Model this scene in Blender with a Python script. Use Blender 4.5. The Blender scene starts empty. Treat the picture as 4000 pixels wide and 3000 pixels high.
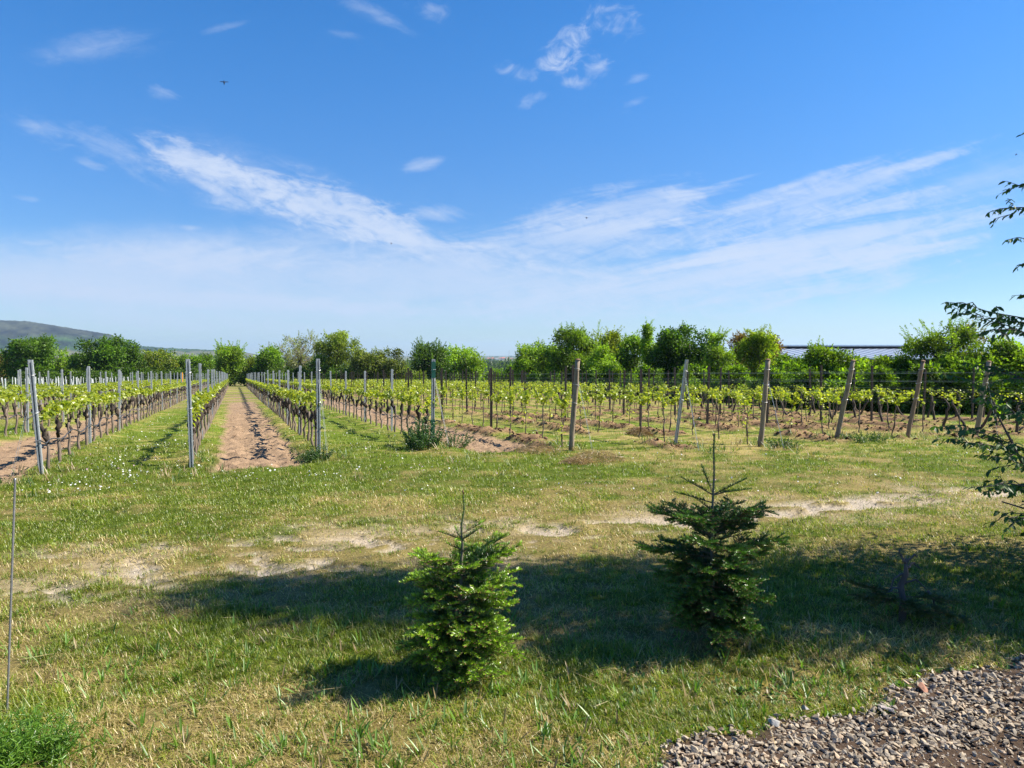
import bpy, bmesh, math, random
import numpy as np
from mathutils import Vector, Matrix

C = bpy.context.scene.collection
SC = bpy.context.scene
rng = np.random.default_rng(7)
random.seed(7)
R = math.radians

# ------------------------------------------------------------------ camera, sun, sky, exposure
CAM_Z = 2.1
F = 1533.5                      # focal length in the 2212 px wide picture I measured in
PITCH = math.atan(63.5 / F)
cam = bpy.data.cameras.new('camera')
cam.sensor_width = 36.0
cam.lens = 36.0 * F / 2212.0
cam.clip_start = 0.05
cam.clip_end = 40000
camo = bpy.data.objects.new('camera', cam)
C.objects.link(camo)
camo.location = (0, 0, CAM_Z)
camo.rotation_euler = (R(90) - PITCH, 0, 0)
SC.camera = camo

SUN_EL, SUN_AZ = R(46), R(3)    # azimuth measured from +X towards +Y
sun = bpy.data.lights.new('sun', 'SUN')
sun.energy = 5.0
sun.angle = R(0.53)
sun.color = (1.0, 0.93, 0.80)
suno = bpy.data.objects.new('sun', sun)
C.objects.link(suno)
sdir = Vector((math.cos(SUN_EL) * math.cos(SUN_AZ), math.cos(SUN_EL) * math.sin(SUN_AZ), math.sin(SUN_EL)))
suno.rotation_euler = sdir.to_track_quat('Z', 'Y').to_euler()
suno.location = sdir * 60

SC.view_settings.view_transform = 'Standard'
SC.view_settings.look = 'None'
SC.view_settings.gamma = 1
SC.view_settings.use_curve_mapping = False
SC.view_settings.exposure = 1.16
SC.cycles.max_bounces = 6
SC.cycles.diffuse_bounces = 3
SC.cycles.glossy_bounces = 2
SC.cycles.transmission_bounces = 3
SC.cycles.volume_bounces = 0
SC.cycles.transparent_max_bounces = 4


def ray(px, py):
    """direction through a point of the picture, scaled so that its Y is 1"""
    x, y, z = (px - 1106.0) / F, -(py - 829.5) / F, -1.0
    c, s = math.cos(R(90) - PITCH), math.sin(R(90) - PITCH)
    X, Y, Z = x, c * y - s * z, s * y + c * z
    return X / Y, Z / Y


def sky_world():
    w = bpy.data.worlds.new("World")
    SC.world = w
    w.use_nodes = True
    nt = w.node_tree
    N, L = nt.nodes, nt.links
    N.clear()

    def nd(t, **kw):
        n = N.new(t)
        for k, v in kw.items():
            setattr(n, k, v)
        return n

    def math_(op, a, b=None, clamp=False):
        n = nd('ShaderNodeMath', operation=op)
        n.use_clamp = clamp
        for i, v in enumerate((a, b)):
            if v is None:
                continue
            if isinstance(v, (int, float)):
                n.inputs[i].default_value = v
            else:
                L.new(v, n.inputs[i])
        return n.outputs[0]

    def mrange(v, a, b, c=0.0, d=1.0, smooth=True):
        n = nd('ShaderNodeMapRange')
        n.interpolation_type = 'SMOOTHSTEP' if smooth else 'LINEAR'
        L.new(v, n.inputs[0])
        for i, q in enumerate((a, b, c, d)):
            n.inputs[1 + i].default_value = q
        return n.outputs[0]

    out = nd('ShaderNodeOutputWorld')
    bg = nd('ShaderNodeBackground')
    bg.inputs['Strength'].default_value = 0.092
    sky = nd('ShaderNodeTexSky', sky_type='NISHITA')
    sky.sun_disc = False
    sky.sun_elevation = SUN_EL
    sky.sun_rotation = R(90) - SUN_AZ
    sky.altitude = 200
    sky.air_density = 1.0
    sky.dust_density = 0.15
    sky.ozone_density = 3.0
    hs = nd('ShaderNodeHueSaturation')
    hs.inputs['Hue'].default_value = 0.506
    hs.inputs['Saturation'].default_value = 1.38
    hs.inputs['Value'].default_value = 0.90
    L.new(sky.outputs[0], hs.inputs['Color'])

    geo = nd('ShaderNodeTexCoord')
    sep = nd('ShaderNodeSeparateXYZ')
    L.new(geo.outputs['Generated'], sep.inputs[0])
    low_f = mrange(sep.outputs[2], 0.42, 0.0)
    dim = nd('ShaderNodeMix', data_type='RGBA', blend_type='MULTIPLY')
    L.new(low_f, dim.inputs['Factor'])
    L.new(hs.outputs[0], dim.inputs['A'])
    dim.inputs['B'].default_value = (.50, .60, .74, 1)
    yc = math_('MAXIMUM', sep.outputs[1], 0.05)
    u = math_('DIVIDE', sep.outputs[0], yc)
    v = math_('DIVIDE', sep.outputs[2], yc)
    comb = nd('ShaderNodeCombineXYZ')
    L.new(u, comb.inputs[0])
    L.new(v, comb.inputs[1])
    uv = comb.outputs[0]

    def streaks(angle, sx, sy, detail, rough, dist):
        """noise drawn out along a heading of the sky: ice streaks"""
        m = nd('ShaderNodeMapping')
        m.inputs['Rotation'].default_value[2] = angle
        L.new(uv, m.inputs['Vector'])
        m2 = nd('ShaderNodeMapping')
        m2.inputs['Scale'].default_value = (sx, sy, 1)
        L.new(m.outputs[0], m2.inputs['Vector'])
        n = nd('ShaderNodeTexNoise')
        n.inputs['Scale'].default_value = 1.0
        n.inputs['Detail'].default_value = detail
        n.inputs['Roughness'].default_value = rough
        n.inputs['Distortion'].default_value = dist
        L.new(m2.outputs[0], n.inputs['Vector'])
        return n.outputs['Fac']

    n_down = streaks(R(19), 9, 30, 9, 0.62, 0.7)      # falling towards the right
    n_up = streaks(R(-11), 4.0, 40, 9, 0.64, 0.7)     # rising towards the right
    n_fan = streaks(R(-20), 2.6, 26, 9, 0.62, 0.9)
    n_curl = streaks(R(-35), 22, 30, 9, 0.60, 1.6)
    n_big = streaks(R(-4), 1.6, 6.0, 6, 0.55, 0.5)

    def blob(px, py, rx, ry, ang, edge=0.0):
        """soft elliptic patch of the sky round one direction, size in picture px"""
        a, b = ray(px, py)
        m = nd('ShaderNodeMapping')
        m.vector_type = 'TEXTURE'
        m.inputs['Location'].default_value = (a, b, 0)
        m.inputs['Rotation'].default_value = (0, 0, R(-ang))
        m.inputs['Scale'].default_value = (rx / F, ry / F, 1)
        L.new(uv, m.inputs['Vector'])
        vl = nd('ShaderNodeVectorMath', operation='LENGTH')
        L.new(m.outputs[0], vl.inputs[0])
        return mrange(vl.outputs['Value'], 1.0, edge, 0.0, 1.0)

    total = None

    def add(a):
        nonlocal total
        total = a if total is None else math_('SUBTRACT', math_('ADD', total, a), math_('MULTIPLY', total, a))

    n_fine = streaks(R(10), 26, 64, 8, 0.68, 0.9)

    def layer(mask, noise, lo, hi, amp, fine=.30):
        # a patch eats into the noise's threshold, so edges break up
        n = math_('ADD', math_('MULTIPLY', noise, 1.0 - fine), math_('MULTIPLY', n_fine, fine))
        s = math_('ADD', n, math_('MULTIPLY', math_('SUBTRACT', mask, 1.0), 0.38))
        add(math_('MULTIPLY', mrange(s, lo, hi), math_('MULTIPLY', amp, mrange(mask, 0.0, 0.5))))

    # the long bright streak falling from the left to the middle
    layer(blob(480, 385, 440, 105, 22), n_down, 0.29, 0.56, 0.60, .45)
    layer(blob(700, 445, 450, 110, 18), n_down, 0.28, 0.50, 0.78, .45)
    layer(blob(400, 335, 230, 85, 24), n_down, 0.30, 0.58, 0.5, .45)
    layer(blob(850, 500, 330, 80, 14), n_down, 0.26, 0.54, 0.6, .4)
    layer(blob(560, 410, 380, 48, 20), n_down, 0.26, 0.58, 0.45)
    layer(blob(940, 462, 130, 46, 3), n_down, 0.26, 0.60, 0.60)
    layer(blob(1110, 548, 200, 36, 4), n_down, 0.28, 0.62, 0.5)
    layer(blob(1190, 470, 220, 44, -14), n_up, 0.28, 0.62, 0.5)
    layer(blob(590, 415, 560, 130, 19), n_down, 0.16, 0.66, 0.42, .35)
    layer(blob(260, 330, 260, 80, 22), n_down, 0.26, 0.62, 0.35, .35)
    # small lone clouds
    layer(blob(200, 103, 250, 62, -7), n_up, 0.22, 0.77, 0.39, .40)
    layer(blob(350, 203, 90, 34, 16), n_down, 0.28, 0.67, 0.46, .40)
    layer(blob(95, 285, 170, 58, 20), n_down, 0.28, 0.67, 0.46, .40)
    layer(blob(205, 356, 95, 24, 20), n_down, 0.28, 0.65, 0.41, .40)
    layer(blob(55, 428, 70, 15, 10), n_down, 0.28, 0.65, 0.37, .40)
    layer(blob(410, 491, 45, 12, 3), n_down, 0.24, 0.63, 0.46, .40)
    layer(blob(1225, 108, 150, 80, -48), n_curl, 0.31, 0.65, 0.57, .2)
    layer(blob(1200, 130, 85, 42, -12), n_curl, 0.28, 0.63, 0.55, .2)
    layer(blob(1290, 142, 66, 56, -30), n_curl, 0.30, 0.63, 0.51, .2)
    layer(blob(1245, 178, 85, 32, 5), n_curl, 0.30, 0.65, 0.46, .2)
    layer(blob(1120, 158, 100, 45, 14), n_curl, 0.31, 0.67, 0.41, .2)
    layer(blob(1320, 40, 160, 90, 14), n_curl, 0.33, 0.69, 0.46, .2)
    layer(blob(1150, 215, 95, 36, -25), n_curl, 0.31, 0.67, 0.37, .2)
    layer(blob(1380, 168, 60, 22, -18), n_up, 0.26, 0.67, 0.32, .40)
    layer(blob(1370, 222, 80, 24, -25), n_up, 0.28, 0.67, 0.28, .40)
    layer(blob(800, 28, 190, 45, 25), n_down, 0.31, 0.73, 0.35, .40)
    layer(blob(930, 25, 100, 55, 15), n_curl, 0.31, 0.71, 0.37, .40)
    layer(blob(745, 75, 90, 22, 10), n_down, 0.28, 0.69, 0.32, .40)
    layer(blob(490, 55, 110, 22, -14), n_up, 0.26, 0.69, 0.32, .40)
    layer(blob(912, 357, 100, 32, -13), n_up, 0.24, 0.63, 0.55, .40)
    layer(blob(655, 382, 70, 24, 8), n_down, 0.28, 0.65, 0.41, .40)
    # the fanned veil on the right
    layer(blob(1380, 450, 440, 110, -10), n_up, 0.28, 0.54, 0.6)
    layer(blob(1780, 425, 640, 85, -17), n_fan, 0.26, 0.52, 0.62)
    layer(blob(1700, 402, 330, 26, -17), n_up, 0.24, 0.54, 0.6)
    layer(blob(1960, 358, 260, 24, -14), n_up, 0.24, 0.54, 0.5)
    layer(blob(1620, 442, 420, 22, -14), n_up, 0.24, 0.54, 0.5)
    layer(blob(1900, 446, 300, 36, -14), n_up, 0.22, 0.54, 0.55)
    layer(blob(1480, 572, 300, 14, -10), n_up, 0.22, 0.5, 0.5)
    layer(blob(1270, 592, 240, 18, 6), n_down, 0.24, 0.52, 0.5)
    layer(blob(1900, 560, 90, 170, -35), n_fan, 0.24, 0.56, 0.4)
    layer(blob(1480, 425, 120, 34, 8), n_up, 0.26, 0.54, 0.55)
    layer(blob(1600, 385, 160, 12, -14), n_up, 0.26, 0.54, 0.4)
    layer(blob(2150, 380, 420, 120, -12), n_fan, 0.26, 0.70, 0.36)
    layer(blob(1850, 520, 760, 170, -9), n_up, 0.27, 0.52, 0.66)
    layer(blob(1550, 600, 950, 140, -6), n_up, 0.24, 0.52, 0.68)
    layer(blob(1900, 600, 280, 130, -45), n_fan, 0.26, 0.70, 0.35)
    # the broad low veil
    layer(blob(420, 605, 1350, 180, 3), n_big, 0.10, 0.56, 0.66, .25)
    layer(blob(250, 580, 900, 110, -3), n_big, 0.18, 0.62, 0.34, .15)
    layer(blob(1050, 620, 1150, 130, 4), n_big, 0.10, 0.56, 0.52, .25)
    layer(blob(1230, 515, 560, 85, -7), n_up, 0.24, 0.52, 0.62)
    layer(blob(960, 545, 420, 60, 8), n_down, 0.26, 0.52, 0.5)
    layer(blob(1450, 520, 480, 60, -12), n_fan, 0.26, 0.52, 0.5)
    layer(blob(420, 555, 700, 60, 2), n_up, 0.26, 0.52, 0.45)
    layer(blob(500, 650, 1100, 36, 3), n_up, 0.24, 0.50, 0.45)
    layer(blob(700, 530, 520, 95, -6), n_up, 0.22, 0.66, 0.35)
    layer(blob(300, 632, 1200, 48, 3), n_big, 0.16, 0.56, 0.30, .15)
    low = blob(1100, 690, 2600, 75, 0, .1)
    layer(low, n_big, 0.2, 0.7, 0.40)

    mix = nd('ShaderNodeMix', data_type='RGBA')
    L.new(total, mix.inputs['Factor'])
    L.new(dim.outputs['Result'], mix.inputs['A'])
    mix.inputs['B'].default_value = (3.15, 3.65, 4.65, 1)
    L.new(mix.outputs['Result'], bg.inputs['Color'])
    L.new(bg.outputs[0], out.inputs[0])


sky_world()

# ------------------------------------------------------------------ noise and terrain


def _hash(xi, yi, seed):
    h = (xi * 374761393 + yi * 668265263 + seed * 2147483647 + 12345) & 0xffffffff
    h = ((h ^ (h >> 13)) * 1274126177) & 0xffffffff
    h = (h ^ (h >> 16)) & 0xffffffff
    return (h & 0xffff) / 65535.0


def vnoise(x, y, seed=0):
    x = np.asarray(x, float)
    y = np.asarray(y, float)
    xf, yf = np.floor(x), np.floor(y)
    xi, yi = xf.astype(np.int64), yf.astype(np.int64)
    fx, fy = x - xf, y - yf
    fx = fx * fx * (3 - 2 * fx)
    fy = fy * fy * (3 - 2 * fy)
    a, b = _hash(xi, yi, seed), _hash(xi + 1, yi, seed)
    c, d = _hash(xi, yi + 1, seed), _hash(xi + 1, yi + 1, seed)
    return (a * (1 - fx) + b * fx) * (1 - fy) + (c * (1 - fx) + d * fx) * fy


def fbm(x, y, seed=0, oct=4, gain=0.5):
    t, amp, tot = 0.0, 1.0, 0.0
    for k in range(oct):
        t = t + amp * vnoise(x * 2 ** k + 17.3 * k, y * 2 ** k - 9.1 * k, seed + k)
        tot += amp
        amp *= gain
    return t / tot


def sst(x, a, b):
    t = np.clip((x - a) / (b - a), 0, 1)
    return t * t * (3 - 2 * t)


TH = R(21.4)
SN, CS = math.sin(TH), math.cos(TH)
ROW_YAW = TH + R(90)                    # local +X of a vine runs along its row


def st(X, Y):
    return CS * X + SN * Y, -SN * X + CS * Y


def xy(s, t):
    return CS * s - SN * t, SN * s + CS * t


# rows of vines: across-row position s and where the row starts (t), as they stand in the photo
ROWS = {0: (-3.14, 14.4), 1: (-0.75, 14.26), 2: (1.6, 14.95), 3: (4.2, 15.7), 4: (6.9, 14.05), 5: (9.38, 13.7),
        6: (11.3, 13.1), 7: (14.0, 13.5), 8: (16.2, 13.3), 9: (17.9, 12.7),
        10: (20.0, 12.6), 11: (22.3, 12.5), 12: (24.6, 12.4)}
for k in range(1, 5):
    ROWS[-k] = (-3.14 - 2.33 * k, 14.4 + 0.3 * k)
S_ALL = np.array(sorted(v[0] for v in ROWS.values()))


def row_dist(s):
    return np.min(np.abs(np.asarray(s)[..., None] - S_ALL), axis=-1)


def h_base(X, Y):
    Y = np.asarray(Y, float)
    X = np.asarray(X, float)
    d = np.maximum(Y - 15.0, 0)
    z = -0.029 * np.minimum(d, 380) * sst(d, -1, 6)
    z = z - 9.0 * sst(Y, 390, 1700)
    z = z + 0.5 * sst(Y, 3.1, 1.4)
    return z


def soil_mask(X, Y):
    s, t = st(X, Y)
    j = 0.22 * (fbm(X * 1.3, Y * 1.3, 51, 3) - 0.5) * 2
    e = 0.55 * (fbm(X * 0.9, Y * 0.9, 53, 3) - 0.5) * 2

    def strip(a, b, t0):
        return sst(s + j, a - .12, a + .12) * sst(s + j, b + .12, b - .12) * sst(t + e, t0 - .25, t0 + .25)
    m = strip(-0.35, 1.2, 13.4 + 0.45) + strip(4.75, 6.45, 14.3) + strip(-5.1, -3.45, 13.2) + strip(-9.7, -8.2, 13.2)
    return np.clip(m, 0, 1)


def clod_mask(X, Y):
    """turned earth under the rows of the young vines"""
    s, t = st(X, Y)
    m = np.zeros_like(s)
    for k in range(4, 13):
        sk, tk = ROWS[k]
        w = 0.5 * (0.55 + 0.9 * fbm(X * 0.8, Y * 0.8, 60 + k, 2))
        off = 0.18 * (vnoise(t * 0.5, s * 0 + k, 71) - 0.5)
        n = sst(fbm(X * 0.75, Y * 0.75, 80 + k, 3), 0.36, 0.54)
        m = np.maximum(m, sst(np.abs(s - sk - off + .12), w, w * 0.45) * n * sst(t, tk - .75, tk - .35))
    return m


def track_mask(X, Y):
    c = Y - (8.2 + 0.36 * X)
    wl = np.where(X < 0.3, 1.45, 0.52)
    w = sst(np.abs(c - np.where(X < 0, 0.25, 0.05)), wl, wl * 0.5)
    n = np.where(X < .3, fbm(X * 3.0 + 3, Y * 4.6, 31, 4, .62), fbm(X * 1.8 + 3, Y * 3.2, 31, 4, .6))
    lo = np.where(X < 0.3, 0.545, 0.446)
    return w * sst(n, lo, lo + .028) * sst(X, -6, -4.2) * np.where(X < .3, .30 + .70 * sst(fbm(X * 9, Y * 12, 37, 2), .40, .52), 1.0)


def dryness(X, Y):
    n = fbm(X * 0.55, Y * 0.8, 21, 3, .5)
    n2 = fbm(X * 2.2, Y * 3.0, 22, 4, .6)
    d = (n - 0.5) * 1.3 + (n2 - .5) * 2.3 + 0.465
    c = Y - (8.2 + 0.36 * X)
    d = d + 0.38 * sst(np.abs(c), 2.2, 0.4) - 0.24 * sst(np.abs(c + 2.7), 1.0, .2) * sst(X, 0, -1)
    d = d + 0.50 * sst(Y + 0.25 * (X + .5), 4.6, 3.9) * sst(X, 1.2, 0.2) + .12 * sst(Y, 6.5, 4.5)
    d = d - 0.50 * sst(X, -2.2, -2.8) * sst(Y, 4.9, 4.2)
    s, t = st(X, Y)
    d = d - 0.45 * sst(t, 9.5, 12.3) * sst(s, 9, 5)
    d = d - 0.32 * sst(np.abs(X - 1.0), 1.2, 0.2) * sst(np.abs(Y - 4.55), .6, .2)
    d = d + 0.30 * sst(row_dist(s), 0.5, 0.15) * sst(t, 13.5, 14.5) - 0.16 * sst(row_dist(s), 0.6, 1.0) * sst(t, 13.4, 15)
    return np.clip(d, 0, 1)


GPOLY = [(1330, 1700), (1440, 1640), (1500, 1612), (1650, 1562), (1755, 1536), (1905, 1530), (2000, 1472), (2130, 1452), (2260, 1425)]


def px_ground(px, py):
    a, b = ray(px, py)
    d = CAM_Z / -b
    return a * d, d


GP = np.array([px_ground(*p) for p in GPOLY])


def gravel_mask(X, Y):
    yb = np.interp(X, GP[:, 0], GP[:, 1])
    j = 0.55 * (fbm(X * 3.2, Y * 3.2, 91, 3) - 0.5)
    return sst(Y + j, yb + .10, yb - .10) * sst(X, GP[0, 0] - .02, GP[0, 0] + .08)


def height(X, Y):
    X = np.asarray(X, float)
    Y = np.asarray(Y, float)
    z = h_base(X, Y)
    near = sst(Y, 160, 60)
    z = z + near * 0.07 * (fbm(X * 0.4, Y * 0.4, 11, 3) - 0.5)
    g = sst(Y, 45, 25)
    z = z + g * 0.025 * (fbm(X * 3.1, Y * 3.1, 12, 3) - 0.5)
    s, t = st(X, Y)
    sm = soil_mask(X, Y)
    cl = sst(fbm(X * 8.0, Y * 8.0, 14, 4, .6), 0.38, 0.75)
    fur = np.sin(s * 14 + 1.5 * fbm(X, Y, 15, 2))
    z = z + g * sm * (0.07 * (cl - 0.45) + 0.012 * fur - 0.03)
    cm = clod_mask(X, Y)
    r = fbm(X * 3.2, Y * 3.2, 16, 4, .6)
    z = z + g * cm * (0.04 + 0.30 * np.maximum(r - 0.40, 0)) - g * 0.05 * track_mask(X, Y)
    # a little raised bank under each old row
    z = z + g * 0.05 * sst(row_dist(s), .45, .1) * sst(t, 14, 15)
    z = z + 0.03 * gravel_mask(X, Y)
    return z


def hz(x, y):
    return float(h_base(x, y)) + float(0.07 * (fbm(np.array([x * .4]), np.array([y * .4]), 11, 3)[0] - .5))


# ------------------------------------------------------------------ object helpers


class MB:
    """collects tubes, boxes and leaves and links them as ONE mesh object"""

    def __init__(self):
        self.v, self.f, self.c, self.n = [], [], [], 0

    def add(self, V, polys, col=(1, 1, 1)):
        V = np.asarray(V, np.float32).reshape(-1, 3)
        col = np.asarray(col, np.float32)
        if col.ndim == 1:
            col = np.tile(col[:3], (len(V), 1))
        self.v.append(V)
        self.c.append(col)
        for p in (polys if isinstance(polys, list) else [polys]):
            p = np.asarray(p, np.int32)
            if len(p):
                self.f.append(p + self.n)
        self.n += len(V)
        return self

    def tube(self, pts, rad, n=6, col=(1, 1, 1), cap=True):
        P = np.asarray(pts, float)
        k = len(P)
        rad = np.broadcast_to(np.asarray(rad, float), (k,))
        T = np.gradient(P, axis=0)
        T /= np.linalg.norm(T, axis=1)[:, None] + 1e-12
        ref = np.array([0, 0, 1.0]) if abs(T[0, 2]) < 0.9 else np.array([1.0, 0, 0])
        A = np.cross(T, ref)
        A /= np.linalg.norm(A, axis=1)[:, None] + 1e-12
        B = np.cross(T, A)
        a = np.arange(n) * 2 * math.pi / n
        V = P[:, None] + rad[:, None, None] * (np.cos(a)[None, :, None] * A[:, None] + np.sin(a)[None, :, None] * B[:, None])
        V = V.reshape(-1, 3)
        i, j = np.meshgrid(np.arange(k - 1), np.arange(n), indexing='ij')
        q = np.stack([i * n + j, i * n + (j + 1) % n, (i + 1) * n + (j + 1) % n, (i + 1) * n + j], -1).reshape(-1, 4)
        fs = [q]
        if cap:
            e0 = np.array([[0, m + 1, m] for m in range(1, n - 1)])
            o = (k - 1) * n
            e1 = np.array([[o, o + m, o + m + 1] for m in range(1, n - 1)])
            fs += [e0, e1]
        return self.add(V, fs, col)

    def box(self, c, s, col=(1, 1, 1), M=None):
        x, y, z = np.array(s) / 2
        V = np.array([[-x, -y, -z], [x, -y, -z], [x, y, -z], [-x, y, -z], [-x, -y, z], [x, -y, z], [x, y, z], [-x, y, z]])
        if M is not None:
            V = V @ np.array(M).T
        V = V + np.array(c)
        return self.add(V, np.array([[0, 3, 2, 1], [4, 5, 6, 7], [0, 1, 5, 4], [1, 2, 6, 5], [2, 3, 7, 6], [3, 0, 4, 7]]), col)

    def leaves(self, P, D, Nn, Ln, Wd, col, oval=False, fold=0.25):
        """many leaves at once: P base, D direction of the midrib, Nn face normal"""
        P = np.asarray(P, float)
        n = len(P)
        if not n:
            return self
        D = D / (np.linalg.norm(D, axis=1)[:, None] + 1e-9)
        S = np.cross(D, Nn)
        S /= np.linalg.norm(S, axis=1)[:, None] + 1e-9
        U = np.cross(S, D)
        Ln = np.broadcast_to(Ln, (n,))[:, None]
        Wd = np.broadcast_to(Wd, (n,))[:, None]
        col = np.broadcast_to(np.asarray(col, float), (n, 3))
        if oval:
            ls = [(0, 0, 0), (.3, .44, fold), (.68, .36, fold * .6), (1, 0, -.12), (.68, -.36, fold * .6), (.3, -.44, fold), (.5, 0, 0)]
            tri = [[0, 6, 1], [1, 6, 2], [2, 6, 3], [3, 6, 4], [4, 6, 5], [5, 6, 0]]
        else:
            ls = [(0, 0, 0), (.45, .5, fold), (1, 0, 0), (.45, -.5, fold)]
            tri = [[0, 2, 1], [0, 3, 2]]
        V = np.stack([P + D * Ln * a + S * Wd * b + U * Wd * c for a, b, c in ls], 1)
        m = len(ls)
        Fc = (np.arange(n)[:, None, None] * m + np.array(tri)[None]).reshape(-1, 3)
        return self.add(V.reshape(-1, 3), Fc, np.repeat(col, m, 0))

    def build(self, name, mat, parent=None, smooth=False, link=True):
        V = np.concatenate(self.v)
        me = mesh_np(name, V, self.f, np.concatenate(self.c), smooth)
        me.materials.append(mat)
        o = bpy.data.objects.new(name, me)
        if link:
            C.objects.link(o)
        if parent is not None:
            o.parent = parent
        return o


def mesh_np(name, V, polys, col=None, smooth=False):
    me = bpy.data.meshes.new(name)
    V = np.asarray(V, np.float32)
    me.vertices.add(len(V))
    me.vertices.foreach_set('co', V.ravel())
    loops = np.concatenate([p.ravel() for p in polys]).astype(np.int32)
    cnt = np.concatenate([np.full(len(p), p.shape[1], np.int32) for p in polys])
    start = np.concatenate([[0], np.cumsum(cnt)[:-1]]).astype(np.int32)
    me.loops.add(len(loops))
    me.loops.foreach_set('vertex_index', loops)
    me.polygons.add(len(cnt))
    me.polygons.foreach_set('loop_start', start)
    me.polygons.foreach_set('use_smooth', np.full(len(cnt), smooth, bool))
    me.update(calc_edges=True)
    if col is not None:
        a = me.color_attributes.new('tint', 'FLOAT_COLOR', 'POINT')
        a.data.foreach_set('color', np.concatenate([col, np.ones((len(col), 1))], 1).astype(np.float32).ravel())
    me.validate()
    return me


def tag(o, label=None, cat=None, group=None, kind=None):
    if label:
        o['label'] = label
    if cat:
        o['category'] = cat
    if group:
        o['group'] = group
    if kind:
        o['kind'] = kind
    return o


def thing(name, loc, label, cat, group=None, rz=0.0):
    o = bpy.data.objects.new(name, None)
    o.empty_display_size = 0.2
    C.objects.link(o)
    o.location = loc
    o.rotation_euler = (0, 0, rz)
    return tag(o, label, cat, group)


def ordinal(n):
    base = ['zeroth', 'first', 'second', 'third', 'fourth', 'fifth', 'sixth', 'seventh', 'eighth', 'ninth', 'tenth', 'eleventh', 'twelfth',
            'thirteenth', 'fourteenth', 'fifteenth', 'sixteenth', 'seventeenth', 'eighteenth', 'nineteenth']
    if n < 20:
        return base[n]
    tens = ['', '', 'twent', 'thirt', 'fort', 'fift', 'sixt', 'sevent', 'eight', 'ninet']
    if n >= 100:
        return 'hundredth'
    return tens[n // 10] + ('ieth' if n % 10 == 0 else 'y-' + base[n % 10])


# ------------------------------------------------------------------ materials


def new_mat(name):
    m = bpy.data.materials.new(name)
    m.use_nodes = True
    m.node_tree.nodes.clear()
    return m, m.node_tree.nodes, m.node_tree.links


def noise_node(N, L, scale, detail=4, rough=.6, coord='Object', stretch=None):
    tc = N.new('ShaderNodeTexCoord')
    src = tc.outputs[coord]
    if stretch:
        mp = N.new('ShaderNodeMapping')
        mp.inputs['Scale'].default_value = stretch
        L.new(src, mp.inputs[0])
        src = mp.outputs[0]
    n = N.new('ShaderNodeTexNoise')
    n.inputs['Scale'].default_value = scale
    n.inputs['Detail'].default_value = detail
    n.inputs['Roughness'].default_value = rough
    L.new(src, n.inputs['Vector'])
    return n


def mul_range(N, L, fac, lo, hi):
    r = N.new('ShaderNodeMapRange')
    r.inputs[1].default_value, r.inputs[2].default_value = 0.25, 0.75
    r.inputs[3].default_value, r.inputs[4].default_value = lo, hi
    L.new(fac, r.inputs[0])
    return r.outputs[0]


def tinted(N, L, noise, lo, hi, base=None):
    """the mesh's own tint (or a base colour) varied by a noise"""
    vm = N.new('ShaderNodeVectorMath')
    vm.operation = 'SCALE'
    if base is None:
        at = N.new('ShaderNodeAttribute')
        at.attribute_name = 'tint'
        L.new(at.outputs['Color'], vm.inputs[0])
    else:
        vm.inputs[0].default_value = base
    L.new(mul_range(N, L, noise.outputs['Fac'], lo, hi), vm.inputs['Scale'])
    return vm.outputs[0]


def leaf_mat(name, trans=0.38, gloss=0.04, boost=(1.5, 1.6, 0.9), rough=.45, nscale=3.0, lo=.75, hi=1.25):
    m, N, L = new_mat(name)
    n = noise_node(N, L, nscale, 3)
    col = tinted(N, L, n, lo, hi)
    d = N.new('ShaderNodeBsdfDiffuse')
    L.new(col, d.inputs[0])
    t = N.new('ShaderNodeBsdfTranslucent')
    vm = N.new('ShaderNodeVectorMath')
    vm.operation = 'MULTIPLY'
    L.new(col, vm.inputs[0])
    vm.inputs[1].default_value = boost
    L.new(vm.outputs[0], t.inputs[0])
    mx = N.new('ShaderNodeMixShader')
    mx.inputs[0].default_value = trans
    L.new(d.outputs[0], mx.inputs[1])
    L.new(t.outputs[0], mx.inputs[2])
    g = N.new('ShaderNodeBsdfGlossy')
    g.inputs['Roughness'].default_value = rough
    mx2 = N.new('ShaderNodeMixShader')
    mx2.inputs[0].default_value = gloss
    L.new(mx.outputs[0], mx2.inputs[1])
    L.new(g.outputs[0], mx2.inputs[2])
    o = N.new('ShaderNodeOutputMaterial')
    L.new(mx2.outputs[0], o.inputs[0])
    return m


def solid_mat(name, base=None, rough=.8, metal=0.0, nscale=20, lo=.7, hi=1.3, bump=0.3, stretch=None, spec=.3, detail=5):
    m, N, L = new_mat(name)
    n = noise_node(N, L, nscale, detail, stretch=stretch)
    p = N.new('ShaderNodeBsdfPrincipled')
    L.new(tinted(N, L, n, lo, hi, base), p.inputs['Base Color'])
    p.inputs['Roughness'].default_value = rough
    p.inputs['Metallic'].default_value = metal
    p.inputs['Specular IOR Level'].default_value = spec
    if bump:
        b = N.new('ShaderNodeBump')
        b.inputs['Strength'].default_value = bump
        b.inputs['Distance'].default_value = 0.02
        L.new(n.outputs['Fac'], b.inputs['Height'])
        L.new(b.outputs[0], p.inputs['Normal'])
    o = N.new('ShaderNodeOutputMaterial')
    L.new(p.outputs[0], o.inputs[0])
    return m


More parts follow.
